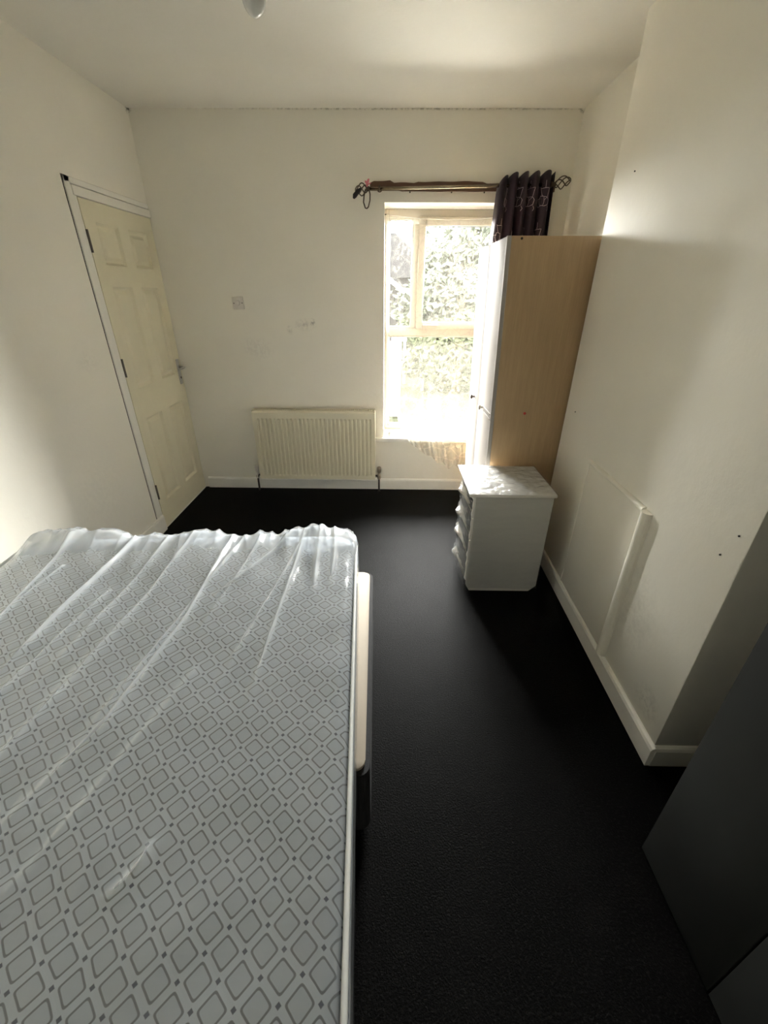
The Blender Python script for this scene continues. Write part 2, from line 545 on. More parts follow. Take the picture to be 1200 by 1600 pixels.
# ------------------------------------------------------------------ radiator
def build_radiator():
    r = thing('radiator', 'cream ribbed panel radiator on the back wall under the socket height', 'radiator', (-0.63, YB - 0.06, 0.0))
    r['label'] = 'cream ribbed panel radiator on the back wall left of the window'
    off = r.location
    xa, xb, za, zb = -1.140, -0.122, 0.128, 0.728
    yf = YB - 0.098          # front face
    # pressed front panel: 28 flutes
    N = 28
    prof = []                # (x, depth 0..1)
    pitch = (xb - xa - 0.05) / N
    x = xa + 0.025
    prof.append((xa, 0.0)); prof.append((x, 0.0))
    for i in range(N):
        prof += [(x + pitch * 0.18, 0.0), (x + pitch * 0.36, 1.0), (x + pitch * 0.64, 1.0), (x + pitch * 0.82, 0.0)]
        x += pitch
    prof += [(xb - 0.025, 0.0), (xb, 0.0)]
    levels = [(za, 0.0), (za + 0.028, 0.0), (za + 0.046, 1.0), (zb - 0.075, 1.0), (zb - 0.058, 0.0), (zb - 0.012, 0.0)]
    V, F = [], []
    for z, k in levels:
        for px, d in prof: V.append((px, yf + 0.009 * d * k, z))
    for px, d in prof: V.append((px, yf + 0.010, zb))
    m = len(prof)
    for j in range(len(levels)):
        for i in range(m - 1):
            F.append((j * m + i, j * m + i + 1, (j + 1) * m + i + 1, (j + 1) * m + i))
    b = len(V)
    for (px, d) in prof: V.append((px, yf + 0.022, za))
    for i in range(m - 1): F.append((i, i + 1, b + i + 1, b + i))
    sheet_obj('front_panel', V, F, M_radiator, r, off).data.polygons.foreach_set('use_smooth', [False] * len(F))
    box('body', (xa + 0.012, yf + 0.022, za + 0.01), (xb - 0.012, YB - 0.025, zb - 0.02), M_radiator, r, 0.004, off=off)
    for xs in (xa - 0.002, xb - 0.010):
        box('side_panel', (xs, yf + 0.004, za + 0.012), (xs + 0.012, YB - 0.022, zb + 0.006), M_radiator, r, 0.004, off=off)
    # top grille: two rails and cross slots
    lst = [((xa + 0.01, yf + 0.010, zb - 0.004), (xb - 0.01, yf + 0.022, zb + 0.006)), ((xa + 0.01, YB - 0.034, zb - 0.004), (xb - 0.01, YB - 0.022, zb + 0.006))]
    g = boxes('top_grille', lst, M_radiator, r, 0.002, off)
    bm = bmesh.new()
    n = 62
    for i in range(n):
        x0 = xa + 0.015 + (xb - xa - 0.03) * i / n
        add_box(bm, (x0, yf + 0.02, zb - 0.001), (x0 + 0.007, YB - 0.03, zb + 0.003))
    bm_obj('grille_bars', bm, M_radiator, g, off=off)
    for sx, xe in ((-1, xa), (1, xb)):
        xv = xe + sx * 0.034
        v = lathe('valve', [(0.013, 0.120), (0.015, 0.130), (0.015, 0.165), (0.011, 0.170), (0.011, 0.182), (0.017, 0.186), (0.018, 0.228), (0.013, 0.235)],
                  (xv, YB - 0.062, 0), M_valve if sx > 0 else M_plastic, r, n=16, off=off)
        tube('union', [(xv, YB - 0.062, 0.150), (xe + sx * -0.012, YB - 0.062, 0.150)], 0.010, M_pipe, v, 10, off=off)
        tube('pipe', [(xv, YB - 0.062, 0.0), (xv, YB - 0.062, 0.125)], 0.0085, M_pipe, r, 10, off=off)
        lathe('pipe_nut', [(0.015, 0.128), (0.016, 0.135), (0.016, 0.150), (0.013, 0.155)], (xv, YB - 0.062, 0), M_pipe, v, n=6, off=off)
    return r
build_radiator()

# ------------------------------------------------------------------ switch plate
def build_switch():
    s = thing('wall_switch', 'square off-white switch plate on the back wall above the radiator', 'switch', (-1.153, YB, 1.522))
    s.rotation_euler = (0, R(-1.5), 0)
    box('plate', (-0.043, -0.010, -0.043), (0.043, 0.0, 0.043), M_plastic, s, 0.004)
    lathe('dial', [(0.017, -0.0095), (0.017, -0.014), (0.015, -0.017), (0.004, -0.0175)], (0, 0, 0.002), M_plastic, s, axis=1, n=20)
    for sx in (-0.031, 0.031):
        lathe('screw', [(0.0042, -0.0095), (0.0042, -0.0112), (0.002, -0.0115)], (sx, 0, 0.0), M_brass, s, axis=1, n=10)
build_switch()

# ------------------------------------------------------------------ pendant lamp
def build_pendant():
    x, y = -0.382, 1.65
    p = thing('ceiling_pendant', 'unlit white bulb hanging from the ceiling on a short flex', 'lamp', (x, y, ZC))
    off = p.location
    M_b = plain('opal_bulb_glass', (0.72, 0.72, 0.69), 0.12, 0, 40, 0.01)
    lathe('ceiling_rose', [(0.045, ZC), (0.045, ZC - 0.012), (0.032, ZC - 0.026), (0.010, ZC - 0.032)], (x, y, 0), M_upvc, p, off=off)
    tube('flex', [(x, y, ZC - 0.03), (x, y, ZC - 0.19)], 0.0035, M_upvc, p, 8, off=off)
    lathe('lamp_holder', [(0.008, ZC - 0.185), (0.018, ZC - 0.195), (0.020, ZC - 0.235), (0.016, ZC - 0.245)], (x, y, 0), M_upvc, p, off=off)
    z0 = 2.268
    prof = []
    for i in range(15):
        t = i / 14.0
        a = t * math.pi * 0.5
        prof.append((0.0328 * math.sin(a) if i else 0.0015, z0 + 0.046 * (1 - math.cos(a))))
    prof += [(0.0325, z0 + 0.060), (0.029, z0 + 0.085), (0.020, z0 + 0.108), (0.014, z0 + 0.120), (0.013, z0 + 0.130)]
    lathe('bulb', prof, (x, y, 0), M_b, p, n=32, off=off)
build_pendant()

# ------------------------------------------------------------------ tall wardrobe in the far alcove
def maple_mat():
    t = NT('maple_effect_board')
    co = t.coord()
    mp = t.mapping(co, scale=(9.0, 9.0, 0.9))
    g1 = t.noise(mp, 3.0, 5, 0.6)
    mp2 = t.mapping(co, scale=(60.0, 60.0, 2.0))
    g2 = t.noise(mp2, 3.0, 3, 0.6)
    c = t.mix(t.ramp(g1, [(0.3, 0.0), (0.7, 1.0)]), (0.45, 0.315, 0.175), (0.38, 0.26, 0.14))
    c = t.mix(t.math('MULTIPLY', t.ramp(g2, [(0.45, 0.0), (0.7, 1.0)]), 0.35), c, (0.30, 0.20, 0.105))
    return t.finish(t.principled(c, 0.45, t.bump(g2, 0.05, 0.002)))
M_maple = maple_mat()
M_white_door = plain('white_laminate', (0.80, 0.77, 0.71), 0.28, 0, 40, 0.02)
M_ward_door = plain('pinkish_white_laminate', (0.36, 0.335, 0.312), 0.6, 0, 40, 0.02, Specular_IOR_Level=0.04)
M_knob = plain('dark_knob', (0.12, 0.09, 0.075), 0.35, Metallic=0.5)
M_knob2 = plain('pale_metal_knob', (0.50, 0.46, 0.42), 0.35, Metallic=0.6)
M_red = plain('red_plastic', (0.45, 0.03, 0.015), 0.4)

def build_wardrobe():
    x0, x1, ya, yb, zt = 0.655, 1.185, 2.500, 3.250, 1.854
    w = thing('wardrobe', 'tall pale wood wardrobe with white doors beside the window', 'wardrobe', (x0, ya, 0))
    off = Vector(w.location)
    def rack(o):           # flat-pack carcass standing out of square
        for v in o.data.vertices: v.co.x -= 0.0303 * (v.co.z + 0.0)
        return o
    def bx(name, lo, hi, mat, parent=w, bev=0.0015):
        return rack(box(name, lo, hi, mat, parent, bev, off=off))
    bx('side_panel', (x0, ya, 0), (x1, ya + 0.016, zt), M_maple)
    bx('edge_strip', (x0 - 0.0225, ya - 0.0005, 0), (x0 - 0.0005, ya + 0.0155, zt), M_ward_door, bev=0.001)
    bx('side_panel', (x0, yb - 0.016, 0), (x1, yb, zt), M_maple)
    bx('top_panel', (x0, ya + 0.0165, zt - 0.016), (x1, yb - 0.0165, zt), M_maple)
    bx('back_panel', (x1 - 0.004, ya + 0.0165, 0.05), (x1, yb - 0.0165, zt - 0.0165), M_maple)
    bx('base_panel', (x0, ya + 0.0165, 0.06), (x1 - 0.0045, yb - 0.0165, 0.076), M_maple)
    bx('plinth', (x0 + 0.02, ya + 0.0165, 0.0), (x0 + 0.036, yb - 0.0165, 0.0595), M_maple)
    ys = (ya + 0.0175, 2.897, yb)
    for k in range(2):
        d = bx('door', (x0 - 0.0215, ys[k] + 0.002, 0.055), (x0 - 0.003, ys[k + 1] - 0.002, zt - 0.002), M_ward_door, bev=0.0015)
        if k == 0:
            for z in (0.952, 0.922):
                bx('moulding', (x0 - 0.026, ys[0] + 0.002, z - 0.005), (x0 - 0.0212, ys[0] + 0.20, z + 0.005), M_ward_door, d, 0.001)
        yk = (2.735, 3.045)[k]
        zk = (0.945, 0.945)[k]
        kn = lathe('knob', [(0.007, 0.0), (0.006, -0.010), (0.008, -0.014), (0.015, -0.020), (0.016, -0.026), (0.011, -0.031), (0.002, -0.032)],
                   (x0 - 0.0215, yk, zk), (M_knob2, M_knob)[k], d, axis=0, n=18, off=off)
        rack(kn)
    rack(lathe('fixing_cap', [(0.008, 0.0), (0.008, -0.003), (0.003, -0.004)], (0.832, ya, 0.966), M_red, w, axis=1, n=14, off=off))
    rack(lathe('fixing_cap', [(0.006, 0.0), (0.006, -0.002), (0.003, -0.003)], (0.705, ya, 1.842), M_dark, w, axis=1, n=14, off=off))
build_wardrobe()

# ------------------------------------------------------------------ dark wardrobe in the near alcove
def build_dark_wardrobe():
    x0, x1, ya, yb, zt = 0.832, 1.395, -0.26, 0.719, 1.92
    w = thing('dark_wardrobe', 'dark grey wardrobe in the near right corner', 'wardrobe', (x0, 0.23, 0))
    off = w.location
    M = plain('charcoal_laminate', (0.020, 0.021, 0.019), 0.55, 0.04, 150, 0.08)
    box('carcass', (x0 + 0.020, ya, 0.0), (x1, yb, zt), M, w, 0.002, off=off)
    ys = (ya + 0.002, 0.0695, 0.3965, yb - 0.0005)
    for a, b in zip(ys, ys[1:]):
        d = box('door', (x0, a + 0.0025, 0.012), (x0 + 0.0185, b - 0.0025, zt - 0.002), M, w, 0.002, off=off)
        box('handle', (x0 - 0.022, b - 0.045, 0.98), (x0 - 0.0005, b - 0.033, 1.12), M_knob, d, 0.003, off=off)
build_dark_wardrobe()

# ------------------------------------------------------------------ polythene
def poly_mat(name, milk, gloss_rough=0.12, nscale=30.0, bstr=0.35, tint=(0.98, 0.985, 0.985)):
    t = NT(name)
    co = t.coord()
    n1 = t.noise(t.mapping(co, scale=(1.6, 0.35, 1.0)), nscale, 4, 0.6)
    nrm = t.bump(n1, bstr, 0.006)
    tr = t.n('ShaderNodeBsdfTransparent'); tr.inputs['Color'].default_value = (*tint, 1)
    pr = t.principled((0.80, 0.84, 0.88), gloss_rough, nrm, IOR=1.5)
    lw = t.n('ShaderNodeLayerWeight'); lw.inputs['Blend'].default_value = 0.35
    t.l(nrm, lw.inputs['Normal'])
    at = t.n('ShaderNodeAttribute'); at.attribute_name = 'layers'      # bunched film lies several layers deep
    fac = t.math('ADD', t.math('MULTIPLY', lw.outputs['Facing'], 0.30), t.math('ADD', milk, t.math('MULTIPLY', at.outputs['Fac'], 0.30)), clamp=True)
    mx = t.n('ShaderNodeMixShader')
    t.l(fac, mx.inputs[0]); t.l(tr.outputs[0], mx.inputs[1]); t.l(pr, mx.inputs[2])
    # thin gloss coat on top
    gl = t.n('ShaderNodeBsdfGlossy'); gl.inputs['Roughness'].default_value = gloss_rough
    t.l(nrm, gl.inputs['Normal'])
    fr = t.n('ShaderNodeFresnel'); fr.inputs['IOR'].default_value = 1.35
    t.l(nrm, fr.inputs['Normal'])
    mx2 = t.n('ShaderNodeMixShader')
    t.l(t.math('MULTIPLY', fr.outputs[0], 0.8), mx2.inputs[0]); t.l(mx.outputs[0], mx2.inputs[1]); t.l(gl.outputs[0], mx2.inputs[2])
    return t.finish(mx2.outputs[0])
M_poly = poly_mat('clear_polythene', 0.07)
M_wrap = poly_mat('packing_film', 0.06, 0.15, 45, 0.8)

# ------------------------------------------------------------------ bedside chest of drawers, still in its film
def build_chest():
    xa, xb, ya, yb, zt = 0.470, 0.890, 2.048, 2.435, 0.650
    c = thing('bedside_chest', 'small white chest of drawers wrapped in clear film', 'drawers', (0.68, 2.24, 0))
    off = c.location
    M_side = plain('white_foil_board', (0.86, 0.83, 0.76), 0.45, 0.03, 60, 0.03)
    ch = 0.040
    for (y0, y1) in ((ya, ya + 0.016), (yb - 0.016, yb)):
        prism('side_panel', [(xa, ch), (xa + 0.022, 0.0), (xb - ch, 0.0), (xb, ch), (xb, zt - 0.0185), (xa, zt - 0.0185)], 1, y0, y1, M_side, c, 0.001, off)
    box('back_panel', (xb - 0.006, ya + 0.0165, 0.05), (xb, yb - 0.0165, zt - 0.019), M_side, c, off=off)
    box('base_panel', (xa + 0.004, ya + 0.0165, 0.05), (xb - 0.0065, yb - 0.0165, 0.066), M_side, c, off=off)
    box('plinth', (xa + 0.024, ya + 0.0165, 0.0), (xa + 0.038, yb - 0.0165, 0.0495), M_side, c, off=off)
    box('top', (0.434, 2.030, zt - 0.018), (0.898, 2.452, zt), M_white_door, c, 0.003, off=off)
    # four bow-fronted drawers
    zs = [0.072, 0.212, 0.352, 0.492, 0.628]
    for i in range(4):
        V, F = [], []
        n = 14
        for k in range(n + 1):
            t = k / n
            y = ya + 0.004 + (yb - ya - 0.008) * t
            bow = 0.016 * math.sin(math.pi * t)
            for (x, z) in ((xa + 0.010, zs[i] + 0.002), (xa - 0.006 - bow, zs[i] + 0.002), (xa - 0.009 - bow, zs[i] + 0.006),
                           (xa - 0.009 - bow, zs[i + 1] - 0.006), (xa - 0.006 - bow, zs[i + 1] - 0.002), (xa + 0.010, zs[i + 1] - 0.002)):
                V.append((x, y, z))
        for k in range(n):
            for q in range(6):
                F.append((k * 6 + q, k * 6 + (q + 1) % 6, (k + 1) * 6 + (q + 1) % 6, (k + 1) * 6 + q))
        F.append(tuple(range(6))); F.append(tuple(n * 6 + q for q in range(5, -1, -1)))
        d = mesh_obj('drawer', V, F, M_white_door, c, False, off)
        ym, zm = (ya + yb) / 2, (zs[i] + zs[i + 1]) / 2
        lathe('knob', [(0.006, 0.0), (0.005, -0.008), (0.012, -0.014), (0.012, -0.020), (0.003, -0.023)], (xa - 0.0245, ym, zm), M_knob2, d, axis=0, n=14, off=off)
    # film: top, near side, far side, front drawn tight over the knobs
    def film(fn, nu, nv):
        V = [fn(i / nu, j / nv) for j in range(nv + 1) for i in range(nu + 1)]
        F = [(j * (nu + 1) + i, j * (nu + 1) + i + 1, (j + 1) * (nu + 1) + i + 1, (j + 1) * (nu + 1) + i) for j in range(nv) for i in range(nu)]
        return V, F
    def crease(x, y, s=1.0):
        v = noise.noise((x * 9 * s, y * 15 * s, 3.1)) + 0.6 * noise.noise((x * 28 * s, y * 40 * s, 7.7))
        return abs(v)
    def f_top(u, v):
        x, y = 0.430 + 0.472 * u, 2.026 + 0.430 * v
        k = min(1, 14 * min(u, 1 - u, v, 1 - v) + 0.15)
        return (x, y, zt + 0.0015 + 0.016 * k * crease(x * 1.3 + y, y - x * 0.4))
    def f_near(u, v):
        z = 0.02 + (zt - 0.020) * v
        s = 0.006 * (1 - v)
        x = xa - 0.004 + (xb - xa + 0.008) * u
        lift = 0.016 * max(0, (v - 0.94) / 0.06) ** 1.5
        y = ya - 0.0015 - lift - 0.0045 * crease(x * 0.35 + z * 0.25, z * 1.5 + 4)
        return (x, y, z)
    def f_front(u, v):
        z = 0.035 + (zt - 0.036) * v
        y = ya - 0.003 + (yb - ya + 0.006) * u
        bow = 0.016 * math.sin(math.pi * u)
        fold = 0.0
        for zc, a in ((0.13, 0.012), (0.29, 0.014), (0.42, 0.013), (0.56, 0.011)):
            sag = zc + 0.05 * math.sin(math.pi * u) - 0.03
            fold += a * math.exp(-((z - sag) / 0.016) ** 2) * (0.4 + math.sin(math.pi * u))
        kn = 0.0
        for i in range(4):
            zm = (zs[i] + zs[i + 1]) / 2
            kn = max(kn, 0.024 * math.exp(-(((y - (ya + yb) / 2) / 0.05) ** 2 + ((z - zm) / 0.04) ** 2)))
        lift = 0.026 * max(0, (v - 0.93) / 0.07) ** 1.2 * (1 - math.sin(math.pi * u) * 0.5)
        return (xa - 0.0125 - bow - fold - kn - lift - 0.006 * crease(y, z, 1.2), y, z)
    Vt, Ft = [], []
    for fn, nu, nv in ((f_top, 64, 60), (f_near, 40, 60), (f_front, 36, 90)):
        v, f = film(fn, nu, nv)
        b = len(Vt); Vt += v; Ft += [tuple(i + b for i in q) for q in f]
    tag(sheet_obj('packing_film', Vt, Ft, M_wrap, c, off), 'clear crinkled packing film')
build_chest()

# ------------------------------------------------------------------ boarded fireplace panel on the chimney breast
def build_panel():
    ang = math.atan2(-(BR1[0] - BR0[0]), BR1[1] - BR0[1])
    py = 1.72
    px = BR0[0] + (BR1[0] - BR0[0]) * (py - BR0[1]) / (BR1[1] - BR0[1])
    p = thing('fireplace_panel', 'white painted board with edge trim covering the old fireplace on the right wall', 'panel', (px, py, 0.102), ang)
    # local: -x into the room, y along the wall
    M = plain('painted_board', (0.865, 0.835, 0.745), 0.5, 0.08, 40, 0.03)
    ya, yb, zt = -0.222, 0.300, 0.742
    box('board', (-0.006, ya, 0.0), (-0.0004, yb, zt - 0.010), M, p, 0.001)
    arc = [(-0.0004, 0.0)]
    def half_round(w, hgt, n=10):
        return [(w * (0.5 - 0.5 * math.cos(math.pi * k / n)), -0.0004 - hgt * math.sin(math.pi * k / n) ** 0.75) for k in range(n + 1)]
    pr = half_round(0.050, 0.030)
    prism('trim', [(d, ya - 0.060 + y) for (y, d) in pr], 2, 0.0, zt + 0.004, M, p)
    box('trim', (-0.012, ya - 0.0098, 0.0), (-0.0004, ya, zt - 0.012), M, p, 0.002)
    prs = half_round(0.022, 0.018)
    o = prism('trim', [(d, zt - 0.010 + y) for (y, d) in prs], 1, ya - 0.0095, yb + 0.012, M, p)
    box('trim', (-0.009, yb + 0.0003, 0.0), (-0.0004, yb + 0.012, zt - 0.0105), M, p, 0.002)
build_panel()

# ------------------------------------------------------------------ bed: two base halves and a bagged mattress
ROT_D = R(1.7)
M_black_fab = plain('black_base_fabric', (0.010, 0.010, 0.011), 0.85, 0.3, 300, 0.2)
M_beige = plain('beige_base_cloth', (0.38, 0.325, 0.255), 0.8, 0.12, 25, 0.05)

def rounded_rect(x0, y0, x1, y1, r, n=6):
    pts = []
    for (cx, cy, a0) in ((x1 - r, y1 - r, 0), (x0 + r, y1 - r, 90), (x0 + r, y0 + r, 180), (x1 - r, y0 + r, 270)):
        for k in range(n + 1):
            a = R(a0 + 90 * k / n)
            pts.append((cx + r * math.cos(a), cy + r * math.sin(a)))
    return pts

def build_base(label, origin, length, width, top_mat):
    """origin = near right corner on the floor; runs +y and -x in local axes"""
    b = thing('divan_base', label, 'bed base', (origin[0], origin[1], 0), ROT_D, 'halves of the bed base')
    side = rounded_rect(-width, 0, 0, length, 0.035)
    prism('body', side, 2, 0.045, 0.338, M_black_fab, b)
    top = rounded_rect(-width + 0.012, 0.012, -0.014, length - 0.012, 0.03)
    prism('top_panel', top, 2, 0.3385, 0.352, top_mat, b, 0.004)
    for (x, y) in ((-0.09, 0.09), (-width + 0.09, 0.09), (-0.09, length - 0.09), (-width + 0.09, length - 0.09)):
        lathe('foot', [(0.024, 0.0), (0.026, 0.006), (0.026, 0.03), (0.018, 0.0445)], (x, y, 0), M_dark, b, n=16)
build_base('far half of the bed base, black sides with a beige top strip showing', (-0.046, 0.735), 1.010, 1.38, M_beige)
build_base('near half of the bed base, plain black, under the near end of the mattress', (-0.125, -0.285), 1.005, 1.38, M_black_fab)

MW, ML, MTOP, MBOT = 1.450, 1.930, 0.620, 0.354
ROT_M = R(3.4)
MORG = (-0.815, 0.672)            # centre of the mattress

def mattress_mat():
    t = NT('quilted_ticking')
    co = t.coord()
    sp = t.n('ShaderNodeSeparateXYZ'); t.l(co, sp.inputs[0])
    # slight waviness of the printed lattice
    P = 0.0655
    wob = t.math('MULTIPLY', t.math('SUBTRACT', t.noise(co, 6, 2), 0.5), 0.012)
    x = t.math('DIVIDE', t.math('ADD', sp.outputs[0], wob), P)
    y = t.math('DIVIDE', t.math('ADD', sp.outputs[1], wob), P)
    s = t.math('ADD', x, y); d = t.math('SUBTRACT', x, y)
    fs = t.math('ABSOLUTE', t.math('SUBTRACT', t.math('FRACT', s), 0.5))
    fd = t.math('ABSOLUTE', t.math('SUBTRACT', t.math('FRACT', d), 0.5))
    # rounded square metric inside every cell
    p4 = t.math('ADD', t.math('POWER', fs, 8.0), t.math('POWER', fd, 8.0))
    rr = t.math('POWER', p4, 0.125)
    def band(v, c, w):      # 1 inside |v-c|<w, soft edges
        return t.math('SUBTRACT', 1.0, t.math('DIVIDE', t.math('ABSOLUTE', t.math('SUBTRACT', v, c)), w), clamp=True)
    outline = t.math('MULTIPLY', band(rr, 0.345, 0.045), 2.0, clamp=True)
    fill = t.math('MULTIPLY', t.math('SUBTRACT', 0.335, rr), 40.0, clamp=True)
    mn = t.math('MINIMUM', fs, fd)
    dot = t.math('MULTIPLY', t.math('SUBTRACT', mn, 0.415), 40.0, clamp=True)
    base = t.mix(t.noise(co, 14, 3), (0.80, 0.875, 0.97), (0.75, 0.825, 0.92))
    c = t.mix(t.math('MULTIPLY', fill, 0.8), base, (0.655, 0.725, 0.815))
    c = t.mix(t.math('MULTIPLY', outline, 0.92), c, (0.15, 0.17, 0.20))
    c = t.mix(t.math('MULTIPLY', dot, 0.95), c, (0.04, 0.05, 0.11))
    cell = t.math('SUBTRACT', 0.5, rr)
    h = t.math('ADD', t.math('MULTIPLY', cell, 1.0), t.math('MULTIPLY', t.noise(co, 5, 3), 0.8))
    return t.finish(t.principled(c, 0.7, t.bump(h, 0.25, 0.01)))
M_tick = mattress_mat()
M_piping = plain('white_piping', (0.62, 0.63, 0.62), 0.6)

def drape_axis(s, half, rad):
    """arc length from the centre -> (position, drop) over a rounded edge"""
    a, sg = abs(s), (1 if s >= 0 else -1)
    flat = half - rad
    if a <= flat: return s, 0.0
    q = a - flat
    if q <= rad * math.pi / 2:
        th = q / rad
        return sg * (flat + rad * math.sin(th)), rad * (1 - math.cos(th))
    return sg * half, rad + (q - rad * math.pi / 2)

def ridge_set():
    """fold lines of the bag in room coordinates at the mattress top: (points, height, width)"""
    return [
        ([(-1.105, 1.56), (-1.112, 1.20), (-1.116, 0.80)], 0.022, 0.012),
        ([(-0.641, 1.60), (-0.700, 1.05), (-0.763, 0.535)], 0.012, 0.012),
        ([(-0.371, 1.62), (-0.372, 1.20), (-0.373, 0.70)], 0.015, 0.010),
        ([(-0.692, 1.60), (-0.677, 1.07), (-0.716, 0.69), (-0.80, 0.40)], 0.015, 0.012),
        ([(-1.366, 1.54), (-1.298, 1.08), (-1.28, 0.80)], 0.014, 0.012),
        ([(-1.280, 1.35), (-1.307, 1.07), (-1.30, 0.95)], 0.012, 0.010),
        ([(-0.430, 1.62), (-0.540, 1.36), (-0.644, 1.15)], 0.013, 0.012),
        ([(-0.364, 1.62), (-0.430, 1.15), (-0.487, 0.73)], 0.011, 0.010),
        ([(-0.300, 1.64), (-0.290, 1.40), (-0.270, 1.20)], 0.016, 0.014),
        ([(-0.240, 1.64), (-0.222, 1.45), (-0.215, 1.25)], 0.014, 0.012),
        ([(-0.860, 1.60), (-0.870, 1.20), (-0.900, 0.70), (-0.93, 0.30)], 0.010, 0.012),
        ([(-0.970, 1.58), (-0.960, 1.25), (-0.985, 0.75)], 0.010, 0.012),
        ([(-1.02, 1.20), (-1.06, 0.70), (-1.09, 0.35)], 0.010, 0.012),
        ([(-0.560, 1.60), (-0.580, 1.30), (-0.620, 0.95)], 0.009, 0.010),
        ([(-0.560, 0.85), (-0.640, 0.52), (-0.70, 0.30)], 0.008, 0.010),
        ([(-0.462, 0.420), (-0.470, 0.385), (-0.492, 0.352), (-0.520, 0.335)], 0.012, 0.008),
    ]

def build_mattress():
    m = thing('mattress', 'blue-grey diamond pattern mattress still inside its clear plastic bag', 'mattress', (MORG[0], MORG[1], MBOT), ROT_M)
    ca, sa = math.cos(ROT_M), math.sin(ROT_M)
    H = MTOP - MBOT
    RAD = 0.045
    def grid(nu, nv, ext, fn):
        V, F = [], []
        lu, lv = MW / 2 - RAD + RAD * math.pi / 2 + ext, ML / 2 - RAD + RAD * math.pi / 2 + ext
        for j in range(nv + 1):
            for i in range(nu + 1):
                s, t = -lu + 2 * lu * i / nu, -lv + 2 * lv * j / nv
                x, dx = drape_axis(s, MW / 2, RAD)
                y, dy = drape_axis(t, ML / 2, RAD)
                V.append(fn(x, y, dx, dy, s, t))
        for j in range(nv):
            for i in range(nu):
                a = j * (nu + 1) + i
                F.append((a, a + 1, a + nu + 2, a + nu + 1))
        return V, F
    def round_corner(x, y, rad=0.10):
        hx, hy = MW / 2 - rad, ML / 2 - rad
        ax, ay = abs(x) - hx, abs(y) - hy
        if ax > 0 and ay > 0:
            l = math.hypot(ax, ay)
            mx = max(ax, ay)
            k = mx / l if l > 1e-6 else 1
            return math.copysign(hx + ax * k, x), math.copysign(hy + ay * k, y)
        return x, y
    def undul(x, y):
        return 0.006 * noise.noise((x * 3.2, y * 3.2, 1.0)) + 0.0035 * noise.noise((x * 9, y * 9, 4.0)) - 0.010 * max(0, (abs(x) - 0.45)) / 0.27
    def f_body(x, y, dx, dy, s, t):
        z = H - max(0.0, dx + dy - (dx * dy) / max(dx + dy, 1e-6))
        z += undul(x, y) if dx + dy < RAD else 0
        x, y = round_corner(x, y)
        return (x, y, max(z, 0.0))
    V, F = grid(60, 80, H - RAD - 0.001, f_body)
    body = sheet_obj('ticking', V, F, M_tick, m)
    mesh_obj('underside', [(-MW / 2 + 0.03, -ML / 2 + 0.03, 0.0), (MW / 2 - 0.03, -ML / 2 + 0.03, 0.0), (MW / 2 - 0.03, ML / 2 - 0.03, 0.0), (-MW / 2 + 0.03, ML / 2 - 0.03, 0.0),
                           (-MW / 2 + 0.03, -ML / 2 + 0.03, 0.004), (MW / 2 - 0.03, -ML / 2 + 0.03, 0.004), (MW / 2 - 0.03, ML / 2 - 0.03, 0.004), (-MW / 2 + 0.03, ML / 2 - 0.03, 0.004)],
             [(0, 1, 2, 3), (4, 5, 6, 7), (0, 1, 5, 4), (1, 2, 6, 5), (2, 3, 7, 6), (3, 0, 4, 7)], M_piping, m)
    for zp, ins in ((H - 0.020, -0.002), (0.020, -0.001)):
        loop = []
        for (x, y) in rounded_rect(-MW / 2 - 0.001, -ML / 2 - 0.001, MW / 2 + 0.001, ML / 2 + 0.001, 0.10, 8): loop.append((x, y, zp))
        tube('piping', loop, 0.006, M_piping, m, 8, closed=True)
    # the bag
    segs = []
    for pts, hgt, wid in ridge_set():
        loc = []
        for (px, py) in pts:
            ddx, ddy = px - MORG[0], py - MORG[1]
            loc.append((ddx * ca + ddy * sa, -ddx * sa + ddy * ca))
        segs.append((loc, hgt, wid))
    def ridges(X, Y):
        tot = np.zeros_like(X)
        for loc, hgt, wid in segs:
            best = np.full_like(X, 9.0); where = np.zeros_like(X)
            n = len(loc) - 1
            for k in range(n):
                ax, ay = loc[k]; bx, by = loc[k + 1]
                vx, vy = bx - ax, by - ay
                q = np.clip(((X - ax) * vx + (Y - ay) * vy) / (vx * vx + vy * vy), 0, 1)
                dd = np.hypot(X - ax - vx * q, Y - ay - vy * q)
                sel = dd < best
                best = np.where(sel, dd, best); where = np.where(sel, (k + q) / n, where)
            taper = np.minimum(1.0, 3.0 * (1 - where) + 0.10)
            tot = np.maximum(tot, hgt * taper * np.exp(-(best / wid) ** 1.3))
        return tot
    ext = 0.20
    pend = []
    def f_bag(x, y, dx, dy, s, t):
        drop = max(0.0, dx + dy - (dx * dy) / max(dx + dy, 1e-6))
        z = H - drop
        top = drop < RAD * 0.9
        far = max(0.0, (y - 0.50) / 0.46)           # 0..1 towards the far end where the bag bunches
        n1 = noise.noise((x * 6.5 + 1.6 * y, y * 1.6, 9.0))
        n2 = noise.noise((x * 17 + 2.4 * y, y * 3.0, 2.0))
        cr = 0.45 - 0.9 * abs(n1) + 0.30 - 0.6 * abs(n2)      # sharp crests where the noise crosses zero
        cr = max(0.0, cr)
        lift = 0.0045 + 0.003 * cr + 0.034 * far ** 1.5 * cr
        if top:
            z += undul(x, y) + lift
        right_far = math.exp(-(((x - 0.60) / 0.10) ** 2 + ((y - 0.90) / 0.14) ** 2))
        left_far = math.exp(-(((x + 0.58) / 0.20) ** 2 + ((y - 0.94) / 0.10) ** 2))
        z += 0.045 * right_far + 0.035 * left_far + 0.012 * far * far * max(0, math.sin(x * 15 + 1.0))
        pend.append((x, y, 1.0 if top else 0.0, min(1.0, far ** 2 + 0.5 * right_far + 0.6 * left_far)))
        x, y = round_corner(x, y, 0.06)
